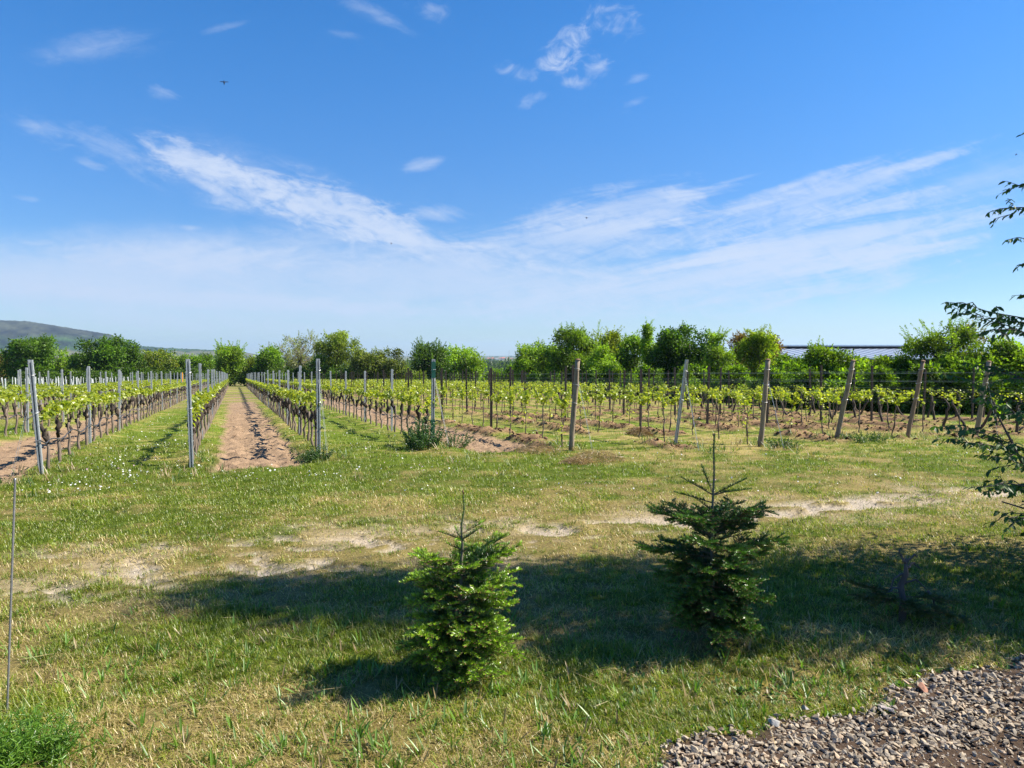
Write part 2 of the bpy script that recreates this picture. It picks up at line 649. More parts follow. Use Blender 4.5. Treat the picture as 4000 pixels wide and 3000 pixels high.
M_GRASS = leaf_mat('grass_blade', .40, .05, (1.25, 1.35, .9), nscale=1.2, lo=.8, hi=1.2)
M_VINE = leaf_mat('vine_leaf', .50, .05, (1.5, 1.5, .7), nscale=6)
M_TREE = leaf_mat('tree_leaf', .42, .02, (1.75, 1.85, .5), nscale=.8)
M_FIR = leaf_mat('fir_needle', .12, .08, (1.2, 1.3, .8), rough=.35, nscale=8)
M_HORN = leaf_mat('hornbeam_leaf', .45, .04, (1.5, 1.7, .7), nscale=4)
M_BARK = solid_mat('bark', None, .9, nscale=14, lo=.55, hi=1.4, bump=.6, stretch=(1, 1, .3))
M_GALV = solid_mat('galvanised_steel', None, .5, .35, nscale=25, lo=.8, hi=1.2, bump=.05, spec=.5)
M_DARKSTEEL = solid_mat('weathered_dark_steel', None, .6, .3, nscale=25, lo=.6, hi=1.4, bump=.1)
M_WOOD = solid_mat('weathered_wood', None, .85, nscale=22, lo=.5, hi=1.4, bump=.5, stretch=(1, 1, .12))
M_WIRE = solid_mat('wire_steel', (.42, .43, .44), .4, .7, nscale=60, bump=0)
M_HOSE = solid_mat('hose_plastic', (.05, .05, .055), .5, nscale=40, bump=0)
M_STONE = solid_mat('stone', None, .85, nscale=30, lo=.7, hi=1.3, bump=.5)
M_PETAL = leaf_mat('petal', .3, .02, (1, 1, 1), nscale=5, lo=.95, hi=1.05)
M_PLAIN = solid_mat('paint', None, .6, nscale=4, lo=.88, hi=1.12, bump=0)

# ------------------------------------------------------------------ ground: one sheet to the horizon


def build_ground():
    xs = np.concatenate([-np.geomspace(15000, 16.3, 60), np.arange(-16, -9, .14), np.arange(-9, 10, .06), np.arange(10, 24, .13), np.geomspace(24.2, 15000, 56)])
    ys = np.concatenate([np.linspace(-40, -2, 8), np.linspace(-1, 3.2, 14), np.arange(3.3, 9, .045), np.arange(9, 30, .07), np.arange(30, 60, .35),
                         np.geomspace(60.5, 16000, 90)])
    X, Y = np.meshgrid(xs, ys)
    Z = height(X, Y)
    nx, ny = len(xs), len(ys)
    V = np.stack([X, Y, Z], -1).reshape(-1, 3)
    i, j = np.meshgrid(np.arange(ny - 1), np.arange(nx - 1), indexing='ij')
    q = np.stack([i * nx + j, i * nx + j + 1, (i + 1) * nx + j + 1, (i + 1) * nx + j], -1).reshape(-1, 4)
    X, Y = X.ravel(), Y.ravel()
    d = dryness(X, Y)[:, None]
    n1 = fbm(X * 4, Y * 4, 5, 4)[:, None]
    col = (1 - d) * np.array([.105, .150, .014]) + d * np.array([.30, .235, .085])
    col = col * (.7 + .6 * n1) * (1 - .40 * sst(Y, 20, 10))[:, None]  # near ground darkened: dark thatch, plus shade between blades put into the colour
    tr = track_mask(X, Y)[:, None]
    grav = np.array([.36, .305, .235]) * (.75 + .5 * fbm(X * 14, Y * 14, 33, 3)[:, None])
    col = col * (1 - tr) + grav * tr
    thin = (sst(np.abs(Y - (8.2 + .36 * X)), 1.6, .5) * sst(fbm(X * 1.6, Y * 2, 35, 3), .45, .6))[:, None] * .5
    col = col * (1 - thin) + np.array([.34, .27, .18]) * thin
    sm = soil_mask(X, Y)[:, None]
    sn = fbm(X * 6, Y * 6, 14, 4)[:, None]
    soil = np.array([.265, .180, .112]) * (.65 + .7 * sn)
    col = col * (1 - sm) + soil * sm
    cm = clod_mask(X, Y)[:, None]
    r = sst(fbm(X * 3.2, Y * 3.2, 16, 4, .6), .40, .58)[:, None]
    clod = np.array([.105, .062, .038]) * (1 - r) + np.array([.25, .16, .085]) * r
    col = col * (1 - cm) + clod * cm
    gm = gravel_mask(X, Y)[:, None]
    col = col * (1 - gm) + np.array([.075, .050, .034]) * gm

    m, N, L = new_mat('ground')
    at = N.new('ShaderNodeAttribute')
    at.attribute_name = 'tint'
    n_f = noise_node(N, L, 26, 6, .7)
    n_m = noise_node(N, L, 2.2, 5, .6)
    vm = N.new('ShaderNodeVectorMath')
    vm.operation = 'SCALE'
    L.new(at.outputs['Color'], vm.inputs[0])
    mm = N.new('ShaderNodeMath')
    mm.operation = 'MULTIPLY'
    L.new(mul_range(N, L, n_f.outputs['Fac'], .6, 1.4), mm.inputs[0])
    L.new(mul_range(N, L, n_m.outputs['Fac'], .85, 1.15), mm.inputs[1])
    L.new(mm.outputs[0], vm.inputs['Scale'])
    # far away: fields of many kinds, each a patch of its own
    geo = N.new('ShaderNodeNewGeometry')
    mp = N.new('ShaderNodeMapping')
    mp.inputs['Rotation'].default_value[2] = R(24)
    mp.inputs['Scale'].default_value = (1 / 420, 1 / 150, 0)
    L.new(geo.outputs['Position'], mp.inputs[0])
    vo = N.new('ShaderNodeTexVoronoi')
    vo.distance = 'CHEBYCHEV'
    vo.inputs['Scale'].default_value = 1.0
    L.new(mp.outputs[0], vo.inputs['Vector'])
    cr = N.new('ShaderNodeValToRGB')
    e = cr.color_ramp.elements
    stops = [(0, (.045, .07, .02)), (.2, (.085, .11, .035)), (.4, (.16, .145, .075)), (.55, (.07, .10, .03)), (.72, (.22, .18, .11)), (.86, (.10, .13, .045)), (1, (.06, .085, .03))]
    e[0].position, e[0].color = 0, (*stops[0][1], 1)
    e[1].position, e[1].color = 1, (*stops[-1][1], 1)
    for p, c in stops[1:-1]:
        q2 = e.new(p)
        q2.color = (*c, 1)
    sp = N.new('ShaderNodeSeparateColor')
    L.new(vo.outputs['Color'], sp.inputs[0])
    L.new(sp.outputs[0], cr.inputs[0])
    n_far = noise_node(N, L, .012, 6, .7)
    vm2 = N.new('ShaderNodeVectorMath')
    vm2.operation = 'SCALE'
    L.new(cr.outputs[0], vm2.inputs[0])
    L.new(mul_range(N, L, n_far.outputs['Fac'], .7, 1.3), vm2.inputs['Scale'])
    sx = N.new('ShaderNodeSeparateXYZ')
    L.new(geo.outputs['Position'], sx.inputs[0])
    mr = N.new('ShaderNodeMapRange')
    mr.interpolation_type = 'SMOOTHSTEP'
    mr.inputs[1].default_value, mr.inputs[2].default_value = 120, 200
    L.new(sx.outputs[1], mr.inputs[0])
    mx = N.new('ShaderNodeMix')
    mx.data_type = 'RGBA'
    L.new(mr.outputs[0], mx.inputs['Factor'])
    L.new(vm.outputs[0], mx.inputs['A'])
    L.new(vm2.outputs[0], mx.inputs['B'])
    p = N.new('ShaderNodeBsdfPrincipled')
    L.new(mx.outputs['Result'], p.inputs['Base Color'])
    p.inputs['Roughness'].default_value = .95
    p.inputs['Specular IOR Level'].default_value = .1
    b = N.new('ShaderNodeBump')
    b.inputs['Strength'].default_value = .7
    b.inputs['Distance'].default_value = .035
    L.new(n_f.outputs['Fac'], b.inputs['Height'])
    L.new(b.outputs[0], p.inputs['Normal'])
    o = N.new('ShaderNodeOutputMaterial')
    L.new(p.outputs[0], o.inputs[0])
    me = mesh_np('ground', V, [q], col, True)
    me.materials.append(m)
    go = bpy.data.objects.new('ground', me)
    C.objects.link(go)
    tag(go, kind='structure')


build_ground()


def build_hill():
    prof = [(-700, 668), (-350, 682), (0, 695), (60, 697), (120, 706), (180, 716), (240, 725), (270, 738), (300, 750), (360, 754), (430, 757), (560, 764), (700, 772)]
    px = np.array([p[0] for p in prof], float)
    pz = np.array([p[1] for p in prof], float)
    rr = np.linspace((-700 - 1106) / F, (660 - 1106) / F, 420)
    ys = np.concatenate([np.linspace(1150, 3600, 110), np.linspace(3650, 5200, 14)])
    RR, Y = np.meshgrid(rr, ys)
    X = RR * Y
    zr = CAM_Z + (766 - np.interp(RR * F + 1106, px, pz)) / F * 3600
    b = h_base(X, Y) - 1.0
    up = np.clip((Y - 1150) / (3600 - 1150), 0, 1)
    prof_up = 0.16 * sst(up, .05, .45) * 1.0 + 0.84 * sst(up, .50, 1.0) ** 1.1
    Z = b + (zr - b) * prof_up
    Z = np.where(Y > 3600, zr - (Y - 3600) * .03, Z)
    edge = sst(RR * F + 1106, 660, 520)
    Z = b + (Z - b) * np.maximum(edge, .0) - 2.0 * (1 - edge)
    lev = (Z - b) / 140.0
    wood = sst(lev + 0.22 * (fbm(RR * 30, Y / 260, 41, 4) - .5), .20, .30)
    Z = Z + wood * 9 * fbm(RR * 260, Y / 14, 42, 3)
    q_nx, q_ny = len(rr), len(ys)
    i, j = np.meshgrid(np.arange(q_ny - 1), np.arange(q_nx - 1), indexing='ij')
    q = np.stack([i * q_nx + j, i * q_nx + j + 1, (i + 1) * q_nx + j + 1, (i + 1) * q_nx + j], -1).reshape(-1, 4)
    n = fbm(RR * 70, Y / 90, 43, 5)[..., None]
    strips = vnoise(RR * 34 + Y / 900, Y / 120, 44)[..., None]
    field = np.array([.10, .125, .05]) * (1 - strips) + np.array([.21, .185, .11]) * strips
    field = np.where(n > .60, np.array([.035, .06, .018]), field)
    top = sst(lev + .5 * (fbm(RR * 22, Y / 400, 45, 3) - .5), .52, .85)[..., None]
    forest = np.array([.030, .072, .014]) * (1 - top) + np.array([.052, .056, .032]) * top
    forest = forest * np.clip(1 + 3.6 * (n - .5), .2, 2) * .62
    w = wood[..., None]
    field = field * .72
    col = (field * (1 - w) + forest * w).reshape(-1, 3)
    m = solid_mat('hill_cover', None, .95, nscale=.05, lo=.6, hi=1.4, bump=0, spec=.05, detail=7)
    me = mesh_np('hill', np.stack([X, Y, Z], -1).reshape(-1, 3), [q], col, True)
    me.materials.append(m)
    o = bpy.data.objects.new('hill', me)
    C.objects.link(o)
    tag(o, kind='structure')


build_hill()


# ------------------------------------------------------------------ grass, weeds, flowers, gravel (stuff nobody could count)


def in_view(X, Y, m=0.76):
    return np.abs(X) < m * Y + .3


def build_grass():
    def batch(n, y0, y1, pw, seed):
        g = np.random.default_rng(seed)
        a = g.random(n)
        e = 1 - pw
        Y = (y0 ** e + a * (y1 ** e - y0 ** e)) ** (1 / e)
        X = (g.random(n) * 2 - 1) * (0.76 * Y + .2)
        return X, Y, g
    V, T, Cc, off = [], [], [], 0
    for n, y0, y1, pw, seed, near in ((230000, 3.3, 11.0, 1.05, 1, True), (230000, 9.5, 45.0, 1.55, 2, False)):
        X, Y, g = batch(n, y0, y1, pw, seed)
        keep = np.ones(n, bool)
        d = dryness(X, Y)
        tr = track_mask(X, Y)
        sm = soil_mask(X, Y)
        cm = clod_mask(X, Y)
        gm = gravel_mask(X, Y)
        u = g.random(n)
        keep &= u > np.maximum.reduce([tr * .93, sm * .985, cm * .45, gm * 1.0])
        tuft = fbm(X * 3.0, Y * 3.0, 25, 3, .6)
        keep &= g.random(n) < np.clip(.25 + 1.9 * (tuft - .28), .12, 1)
        keep &= g.random(n) > .42 * sst(np.abs(Y - (8.2 + .36 * X)), 1.5, .3)
        X, Y, d, tuft, cm = X[keep], Y[keep], d[keep], tuft[keep], cm[keep]
        n = len(X)
        Z = height(X, Y)
        s, t = st(X, Y)
        L = (.024 + .042 * g.random(n) ** 1.6) * (.55 + 1.1 * tuft)
        L *= 1 + .9 * (fbm(X * .8, Y * .8, 27, 3) > .58) * g.random(n)
        L *= 1 + .4 * sst(t, 11.5, 13.5)
        L *= 1 + 1.8 * sst(X, -2.0, -2.7) * sst(Y, 4.6, 4.0)
        straw = g.random(n) < np.clip(d * .86 - .12, .04, .90)
        L = np.where(straw, L * 1.1, L)
        W = .0036 * (.7 + .7 * g.random(n)) * np.clip(Y / 5.0, .95, 5) ** .85
        lean = np.where(straw, .9 + .9 * g.random(n), .35 + 1.05 * g.random(n))
        az = g.random(n) * 2 * math.pi
        ca, sa = np.cos(az), np.sin(az)
        ph = az + 1.57 + .8 * (g.random(n) - .5)
        wx, wy = np.cos(ph) * W / 2, np.sin(ph) * W / 2
        h1, r1 = np.cos(lean * .6) * L * .55, np.sin(lean * .6) * L * .55
        h2, r2 = h1 + np.cos(np.minimum(lean * 1.25, 1.75)) * L * .5, r1 + np.sin(np.minimum(lean * 1.25, 1.75)) * L * .5
        h2 = np.maximum(h2, .006)
        B = np.stack([X, Y, Z - .004], -1)
        wv = np.stack([wx, wy, 0 * wx], -1)
        M1 = B + np.stack([ca * r1, sa * r1, h1], -1)
        Tp = B + np.stack([ca * r2, sa * r2, h2], -1)
        k = g.random(n)[:, None]
        green = (1 - k) * np.array([.125, .205, .008]) + k * np.array([.310, .360, .020])
        lush = sst(.42 - d, 0, .4)[:, None]
        green = green * (1 - .45 * lush * g.random(n)[:, None])
        green = green + (g.random(n)[:, None] < .10) * np.array([.07, .05, 0])
        cs = fbm(X * 1.5, Y * 1.5, 29, 2)[:, None]
        dry = (1 - k) * np.array([.34, .26, .09]) + k * np.array([.60, .48, .21])
        dry = np.where(cm[:, None] > .4, dry * np.array([1.0, .85, .7]), dry) * (.75 + .5 * cs)
        col = np.where(straw[:, None], dry, green)
        if near:
            vs = np.stack([B - wv, B + wv, M1 + wv * .8, M1 - wv * .8, Tp], 1)
            tri = np.array([[0, 1, 2], [0, 2, 3], [3, 2, 4]])
        else:
            vs = np.stack([B - wv, B + wv, Tp], 1)
            tri = np.array([[0, 1, 2]])
        m = vs.shape[1]
        T.append((np.arange(n)[:, None, None] * m + tri[None]).reshape(-1, 3) + off)
        V.append(vs.reshape(-1, 3))
        Cc.append(np.repeat(col, m, 0))
        off += n * m
    # tufts: rosettes of blades with a colour of their own
    g = np.random.default_rng(4)
    nt = 16500
    a = g.random(nt)
    Y = 3.3 * (17.0 / 3.3) ** a
    X = (g.random(nt) * 2 - 1) * (0.76 * Y + .2)
    d = dryness(X, Y)
    ok = (gravel_mask(X, Y) < .3) & (g.random(nt) > track_mask(X, Y) * np.where(X < .3, .45, .8)) & (soil_mask(X, Y) < .4) & (g.random(nt) < np.clip(1.15 - 1.0 * d, .15, 1))
    X, Y, d = X[ok], Y[ok], d[ok]
    nt = len(X)
    cnt = np.clip((30 * np.clip(5.5 / Y, .45, 1.3)).astype(int), 9, 40)
    idx = np.repeat(np.arange(nt), cnt)
    n = len(idx)
    rad = (.035 + .06 * g.random(nt))[idx] * np.clip(Y[idx] / 6, .8, 1.6)
    az = g.random(n) * 6.283
    q = np.sqrt(g.random(n))
    bx, by = X[idx] + np.cos(az) * q * rad, Y[idx] + np.sin(az) * q * rad
    bz = height(bx, by)
    az2 = az + .7 * g.normal(size=n)
    lean = .15 + .85 * q + .25 * g.random(n)
    L = ((.028 + .045 * g.random(nt))[idx]) * (.6 + .6 * g.random(n)) * (1.15 - .45 * q)
    L *= 1 + .35 * sst(Y[idx], 9, 12.5)
    W = .0040 * (.7 + .7 * g.random(n)) * np.clip(Y[idx] / 5.0, .95, 4) ** .85
    ph = az2 + 1.57
    ca, sa = np.cos(az2), np.sin(az2)
    wv = np.stack([np.cos(ph) * W / 2, np.sin(ph) * W / 2, 0 * W], -1)
    B = np.stack([bx, by, bz - .004], -1)
    M1 = B + np.stack([ca * np.sin(lean * .6) * L * .55, sa * np.sin(lean * .6) * L * .55, np.cos(lean * .6) * L * .55], -1)
    l2 = np.minimum(lean * 1.3, 1.9)
    Tp = M1 + np.stack([ca * np.sin(l2) * L * .5, sa * np.sin(l2) * L * .5, np.cos(l2) * L * .5], -1)
    k = np.clip(g.random(nt)[idx] * .7 + .3 * g.random(n), 0, 1)[:, None]
    dark = g.random(nt)[idx][:, None]
    col = ((1 - k) * np.array([.070, .135, .006]) + k * np.array([.26, .315, .018])) * (.60 + .6 * dark)
    dead = (g.random(n) < .08 + .30 * d[idx])[:, None]
    col = np.where(dead, np.array([.46, .34, .13]) * (.6 + .5 * k), col)
    vs = np.stack([B - wv, B + wv, M1 + wv * .8, M1 - wv * .8, Tp], 1)
    T.append((np.arange(n)[:, None, None] * 5 + np.array([[0, 1, 2], [0, 2, 3], [3, 2, 4]])[None]).reshape(-1, 3) + off)
    V.append(vs.reshape(-1, 3))
    Cc.append(np.repeat(col, 5, 0))
    off += n * 5
    me = mesh_np('grass', np.concatenate(V), T, np.concatenate(Cc))
    me.materials.append(M_GRASS)
    o = bpy.data.objects.new('grass', me)
    C.objects.link(o)
    tag(o, 'patchy short grass, green and straw coloured, on the headland', 'grass', kind='stuff')


build_grass()


def build_weeds():
    """broad blades and low leafy weeds standing above the mown grass"""
    g = np.random.default_rng(5)
    b = MB()
    P, D, Nn, Ln, Wd, Cl = [], [], [], [], [], []

    def clump(x, y, n, l0, l1, w, spread, tint):
        z = float(height(np.array([x]), np.array([y]))[0])
        for _ in range(n):
            a = g.random() * 6.283
            el = .35 + .95 * g.random()
            d = np.array([math.cos(a) * math.cos(el), math.sin(a) * math.cos(el), math.sin(el)])
            P.append([x + spread * g.normal() * .5, y + spread * g.normal() * .5, z - .005])
            D.append(d)
            Nn.append([-math.cos(a) * math.sin(el), -math.sin(a) * math.sin(el), math.cos(el)])
            l = l0 + (l1 - l0) * g.random()
            Ln.append(l)
            Wd.append(l * w * (.7 + .6 * g.random()))
            Cl.append(np.array(tint) * (.7 + .6 * g.random()))
    for px, py in ((1165, 1455), (1085, 1500), (1110, 1492), (1130, 1478), (1060, 1505), (1640, 1490), (1700, 1485), (1820, 1460), (1960, 1425), (1990, 1455),
                   (2080, 1400), (900, 1560), (780, 1600), (1000, 1560), (1180, 1600), (1230, 1560), (1500, 1500), (1590, 1440)):
        x, y = px_ground(px, py)
        clump(x, y, 9, .06, .13, .17, .04, (.11, .22, .02))
    for _ in range(230):       # the lush patch to the right of the lit fir
        x, y = .1 + 1.25 * g.normal() * .6 + .8, 4.55 + .32 * g.normal()
        if not (3.6 < y < 5.4) or float(gravel_mask(np.array([x]), np.array([y]))[0]) > .1:
            continue
        clump(x, y, 5, .02, .055, .42, .035, (.10, .20, .035))
    for _ in range(650):
        y = 3.4 + 2.4 * g.random() ** 1.5
        x = (g.random() * 2 - 1) * .74 * y
        if float(gravel_mask(np.array([x]), np.array([y]))[0]) > .15:
            continue
        clump(x, y, 5, .05, .135, .11, .03, (.12, .23, .02) if g.random() < .8 else (.3, .22, .1))
    for _ in range(620):       # creeping round leaved plants along the stones
        x = GP[0, 0] - .25 + (4.2 - GP[0, 0]) * g.random()
        y = float(np.interp(x, GP[:, 0], GP[:, 1])) - .10 + .52 * g.random() ** 1.3
        if abs(x) < .76 * y and float(gravel_mask(np.array([x]), np.array([y]))[0]) < .93:
            clump(x, y, 6, .015, .045, .55, .04, (.11, .20, .025) if g.random() < .75 else (.34, .25, .10))
    for _ in range(420):       # fallen straws
        y = 3.4 + 3.2 * g.random() ** 1.4
        x = (g.random() * 2 - 1) * .74 * y
        if float(gravel_mask(np.array([x]), np.array([y]))[0]) > .3 and g.random() < .8:
            continue
        z = float(height(np.array([x]), np.array([y]))[0])
        a = g.random() * 6.283
        P.append([x, y, z + .012 + .03 * g.random()])
        D.append([math.cos(a), math.sin(a), .16 * g.normal() + .06])
        Nn.append([.3 * g.normal(), .3 * g.normal(), 1])
        Ln.append(.10 + .24 * g.random())
        Wd.append(.0034)
        Cl.append(np.array((.55, .43, .20)) * (.6 + .5 * g.random()))
    for k in range(-1, 10):    # coarse tufts along the feet of the end posts
        s, t = ROWS[k]
        for _ in range(16):
            x, y = xy(s + .35 * g.normal(), t - .2 + .8 * g.normal())
            clump(x, y, 10, .08, .24, .09, .10, (.075, .14, .02) if g.random() < .6 else (.3, .22, .10))
    b.leaves(np.array(P), np.array(D), np.array(Nn), np.array(Ln), np.array(Wd), np.array(Cl), oval=True, fold=.12)
    tag(b.build('weeds', M_GRASS), 'low broad leaved weeds and coarse tufts in the mown grass', 'weeds', kind='stuff')


build_weeds()


def build_flowers():
    g = np.random.default_rng(9)
    n = 4200
    Y = 10.5 + 18 * g.random(n) ** 1.5
    X = (g.random(n) * 2 - 1) * .75 * Y
    s, t = st(X, Y)
    dens = .10 + .9 * (sst(s, -2.9, -2.5) * sst(s, -.8, -1.3) + .8 * sst(s, -7.2, -6.6) * sst(s, -5.2, -5.6) + .30 * sst(s, 1.8, 2.2) * sst(s, 4.1, 3.6)) * sst(t, 11.6, 13)
    dens += .55 * sst(np.abs(t - 12.6), 1.1, .2) * sst(s, 5, 0) + .18 * sst(np.abs(Y - 14.6), .8, .1) * sst(X, -1, 0) * sst(X, 4, 2)
    cl = fbm(X * .9, Y * .9, 99, 3)
    ok = (g.random(n) < dens * np.clip((cl - .40) * 4.5, 0, 1)) & (soil_mask(X, Y) < .3) & (clod_mask(X, Y) < .4)
    X, Y = X[ok], Y[ok]
    Z = height(X, Y)
    for name, sel, colr, rad, lab, cat in (('daisies', g.random(len(X)) < .76, (.80, .80, .76), .0135, 'small white daisies scattered over the grass strips', 'daisies'),
                                           ('clover_blossoms', None, (.62, .36, .55), .0095, 'tiny pink blossoms dotted in the headland grass', 'blossoms')):
        if sel is not None:
            first = sel
        else:
            sel = ~first
        x, y, z = X[sel], Y[sel], Z[sel]
        m = len(x)
        rr = rad * (.6 + .8 * g.random(m))
        h = .035 + .06 * g.random(m)
        tilt = np.stack([.5 * g.normal(size=m), -.35 + .5 * g.normal(size=m), np.ones(m)], -1)
        tilt /= np.linalg.norm(tilt, axis=1)[:, None]
        A = np.cross(tilt, np.array([1.0, .2, 0]))
        A /= np.linalg.norm(A, axis=1)[:, None]
        Bv = np.cross(tilt, A)
        a = np.arange(7) * 2 * math.pi / 7
        ring = (np.stack([x, y, z + h], -1)[:, None] + rr[:, None, None] * (np.cos(a)[None, :, None] * A[:, None] + np.sin(a)[None, :, None] * Bv[:, None]))
        cen = np.stack([x, y, z + h], -1) + tilt * rr[:, None] * .35
        V = np.concatenate([ring, cen[:, None]], 1).reshape(-1, 3)
        tri = np.array([[i, (i + 1) % 7, 7] for i in range(7)])
        b = MB()
        b.add(V, (np.arange(m)[:, None, None] * 8 + tri[None]).reshape(-1, 3), colr)
        # thin stalks
        st_ = np.stack([np.stack([x - .0015, y, z], -1), np.stack([x + .0015, y, z], -1), np.stack([x, y, z + h], -1)], 1).reshape(-1, 3)
        b.add(st_, np.arange(m * 3).reshape(-1, 3), (.08, .13, .03))
        tag(b.build(name, M_PETAL), lab, cat, kind='stuff')


build_flowers()


def rock_mesh(seed, npt=13, bevel=True):
    g = np.random.default_rng(seed)
    bm = bmesh.new()
    for _ in range(npt):
        d = g.normal(size=3)
        d /= np.linalg.norm(d)
        d = d * (.75 + .25 * g.random()) * np.array([1.0, .5 + .35 * g.random(), .30 + .22 * g.random()])
        bm.verts.new(d)
    bmesh.ops.convex_hull(bm, input=bm.verts[:])
    for v in [v for v in bm.verts if not v.link_faces]:
        bm.verts.remove(v)
    if bevel:
        bmesh.ops.bevel(bm, geom=bm.edges[:], offset=.05, segments=1, affect='EDGES', clamp_overlap=True)
    bmesh.ops.triangulate(bm, faces=bm.faces[:])
    bm.verts.index_update()
    V = np.array([v.co[:] for v in bm.verts])
    T = np.array([[v.index for v in f.verts] for f in bm.faces])
    bm.free()
    return V, T


def rot3(g, flat=.5):
    az = g.random() * 6.283
    tx, ty = flat * g.normal(), flat * g.normal()
    return np.array(Matrix.Rotation(az, 3, 'Z') @ Matrix.Rotation(tx, 3, 'X') @ Matrix.Rotation(ty, 3, 'Y'))


def build_gravel():
    g = np.random.default_rng(3)
    rocks = [rock_mesh(100 + i) for i in range(9)]
    b = MB()
    n = 0
    m_ = 27000
    YY = 3.15 + 1.75 * g.random(m_)
    XX = GP[0, 0] - .1 + (0.80 * YY + 1.9 - GP[0, 0]) * g.random(m_)
    MK, ED = gravel_mask(XX, YY), gravel_mask(XX, YY + .10)
    for x, y, m, edge in zip(XX, YY, MK, ED):
        if m < .5 or g.random() > .24 + .42 * edge:
            continue
        # the beaten earth at the near corner holds fewer stones
        if x > 2.05 and y < 3.72 - .3 * (2.6 - x) and g.random() < .75:
            continue
        V, T = rocks[int(g.integers(len(rocks)))]
        sz = .012 + .021 * g.random() ** 1.7
        if g.random() < .05:
            sz *= 1.35
        z = float(h_base(x, y)) + .03 + .5 * sz * g.random()
        k = g.random()
        c = np.array([.47, .385, .275]) if k < .5 else np.array([.40, .345, .27]) if k < .8 else np.array([.50, .38, .26]) if k < .95 else np.array([.20, .18, .17])
        b.add((V * sz) @ rot3(g, .5).T + np.array([x, y, z + sz * .2]), T, c * np.array([.84, .83, .83]) * (.5 + .6 * g.random()))
        n += 1
    fines = [rock_mesh(500 + i, 8, False) for i in range(5)]
    YY = 3.15 + 1.75 * g.random(12000)
    XX = GP[0, 0] - .2 + (0.80 * YY + 1.2 - GP[0, 0]) * g.random(12000)
    MK, HH = gravel_mask(XX, YY), height(XX, YY)
    for x, y, m, hh in zip(XX, YY, MK, HH):
        if m < .25:
            continue
        V, T = fines[int(g.integers(5))]
        sz = .004 + .008 * g.random() ** 2
        b.add((V * sz) @ rot3(g, .6).T + np.array([x, y, hh + sz * .2]), T, np.array([.36, .30, .24]) * (.4 + .8 * g.random()))
    tag(b.build('gravel', M_STONE), 'angular grey and pinkish ballast stones at the grass edge', 'gravel', kind='stuff')
    print('stones', n)
    # the few stones one would name
    for px, py, sz, c, lab in ((1997, 1506, .062, (.34, .17, .11), 'brick red stone at the upper edge of the gravel'),
                               (1672, 1578, .050, (.30, .29, .27), 'grey angular stone at the left tip of the gravel by the straw'),
                               (1738, 1548, .045, (.28, .27, .26), 'upright grey flake of stone between grass and gravel'),
                               (1915, 1548, .052, (.36, .31, .28), 'pale grey stone on the upper rim of the gravel left of the red one')):
        x, y = px_ground(px, py)
        V, T = rock_mesh(int(px))
        bb = MB().add((V * sz) @ rot3(g, .3).T, T, c)
        o = bb.build('stone', M_STONE)
        o.location = (x, y, hz(x, y) + .03 + sz * .35)
        tag(o, lab, 'stone', 'loose stones at the gravel edge')


build_gravel()


def build_clods():
    """broken lumps of earth: under the young vines and on the tilled strips"""
    g = np.random.default_rng(13)
    rocks = [rock_mesh(300 + i, 11) for i in range(6)]
    b = MB()
    n = 70000
    Y = 12.5 + 24 * g.random(n) ** 1.3
    X = (g.random(n) * 2 - 1) * .76 * Y
    cm, sm = clod_mask(X, Y), soil_mask(X, Y)
    r = fbm(X * 3.2, Y * 3.2, 16, 4, .6)
    u = g.random(n)
    big = (cm > .3) & (u < .42) & (r > .33)
    small = (sm > .6) & (u < .32) & ~big
    Z = height(X, Y)
    for i in np.nonzero(big | small)[0]:
        V, T = rocks[int(g.integers(6))]
        if big[i]:
            sz = .028 + .07 * g.random() ** 2.2
            c = np.array([.075, .043, .027]) if g.random() < .65 else np.array([.20, .125, .07])
        else:
            sz = .010 + .026 * g.random() ** 2.5
            c = np.array([.27, .17, .11])
        b.add((V * sz) @ rot3(g, .6).T + np.array([X[i], Y[i], Z[i] + sz * .15]), T, c * (.7 + .6 * g.random()))
    tag(b.build('soil_clods', M_SOIL), 'broken clods of brown earth along the young rows and tilled strips', 'clods', kind='stuff')


M_SOIL = solid_mat('soil_clod', None, .95, nscale=30, lo=.6, hi=1.4, bump=.6, spec=.1)
build_clods()


def build_track_pebbles():
    g = np.random.default_rng(19)
    fines = [rock_mesh(520 + i, 7, False) for i in range(5)]
    n = 60000
    X = -5.2 + 12.5 * g.random(n)
    Y = 8.2 + .36 * X + 3.2 * (g.random(n) - .5)
    tm = track_mask(X, Y)
    ok = (g.random(n) < tm * .55 + .012) & in_view(X, Y)
    X, Y = X[ok], Y[ok]
    Z = height(X, Y)
    b = MB()
    for x, y, z in zip(X, Y, Z):
        V, T = fines[int(g.integers(5))]
        sz = .004 + .011 * g.random() ** 2.5
        k = g.random()
        c = np.array([.42, .36, .28]) if k < .6 else np.array([.30, .27, .23]) if k < .9 else np.array([.55, .50, .44])
        b.add((V * sz) @ rot3(g, .6).T + np.array([x, y, z + sz * .25]), T, c * (.6 + .6 * g.random()))
    tag(b.build('track_pebbles', M_STONE), 'small pale pebbles on the worn wheel track', 'pebbles', kind='stuff')


build_track_pebbles()

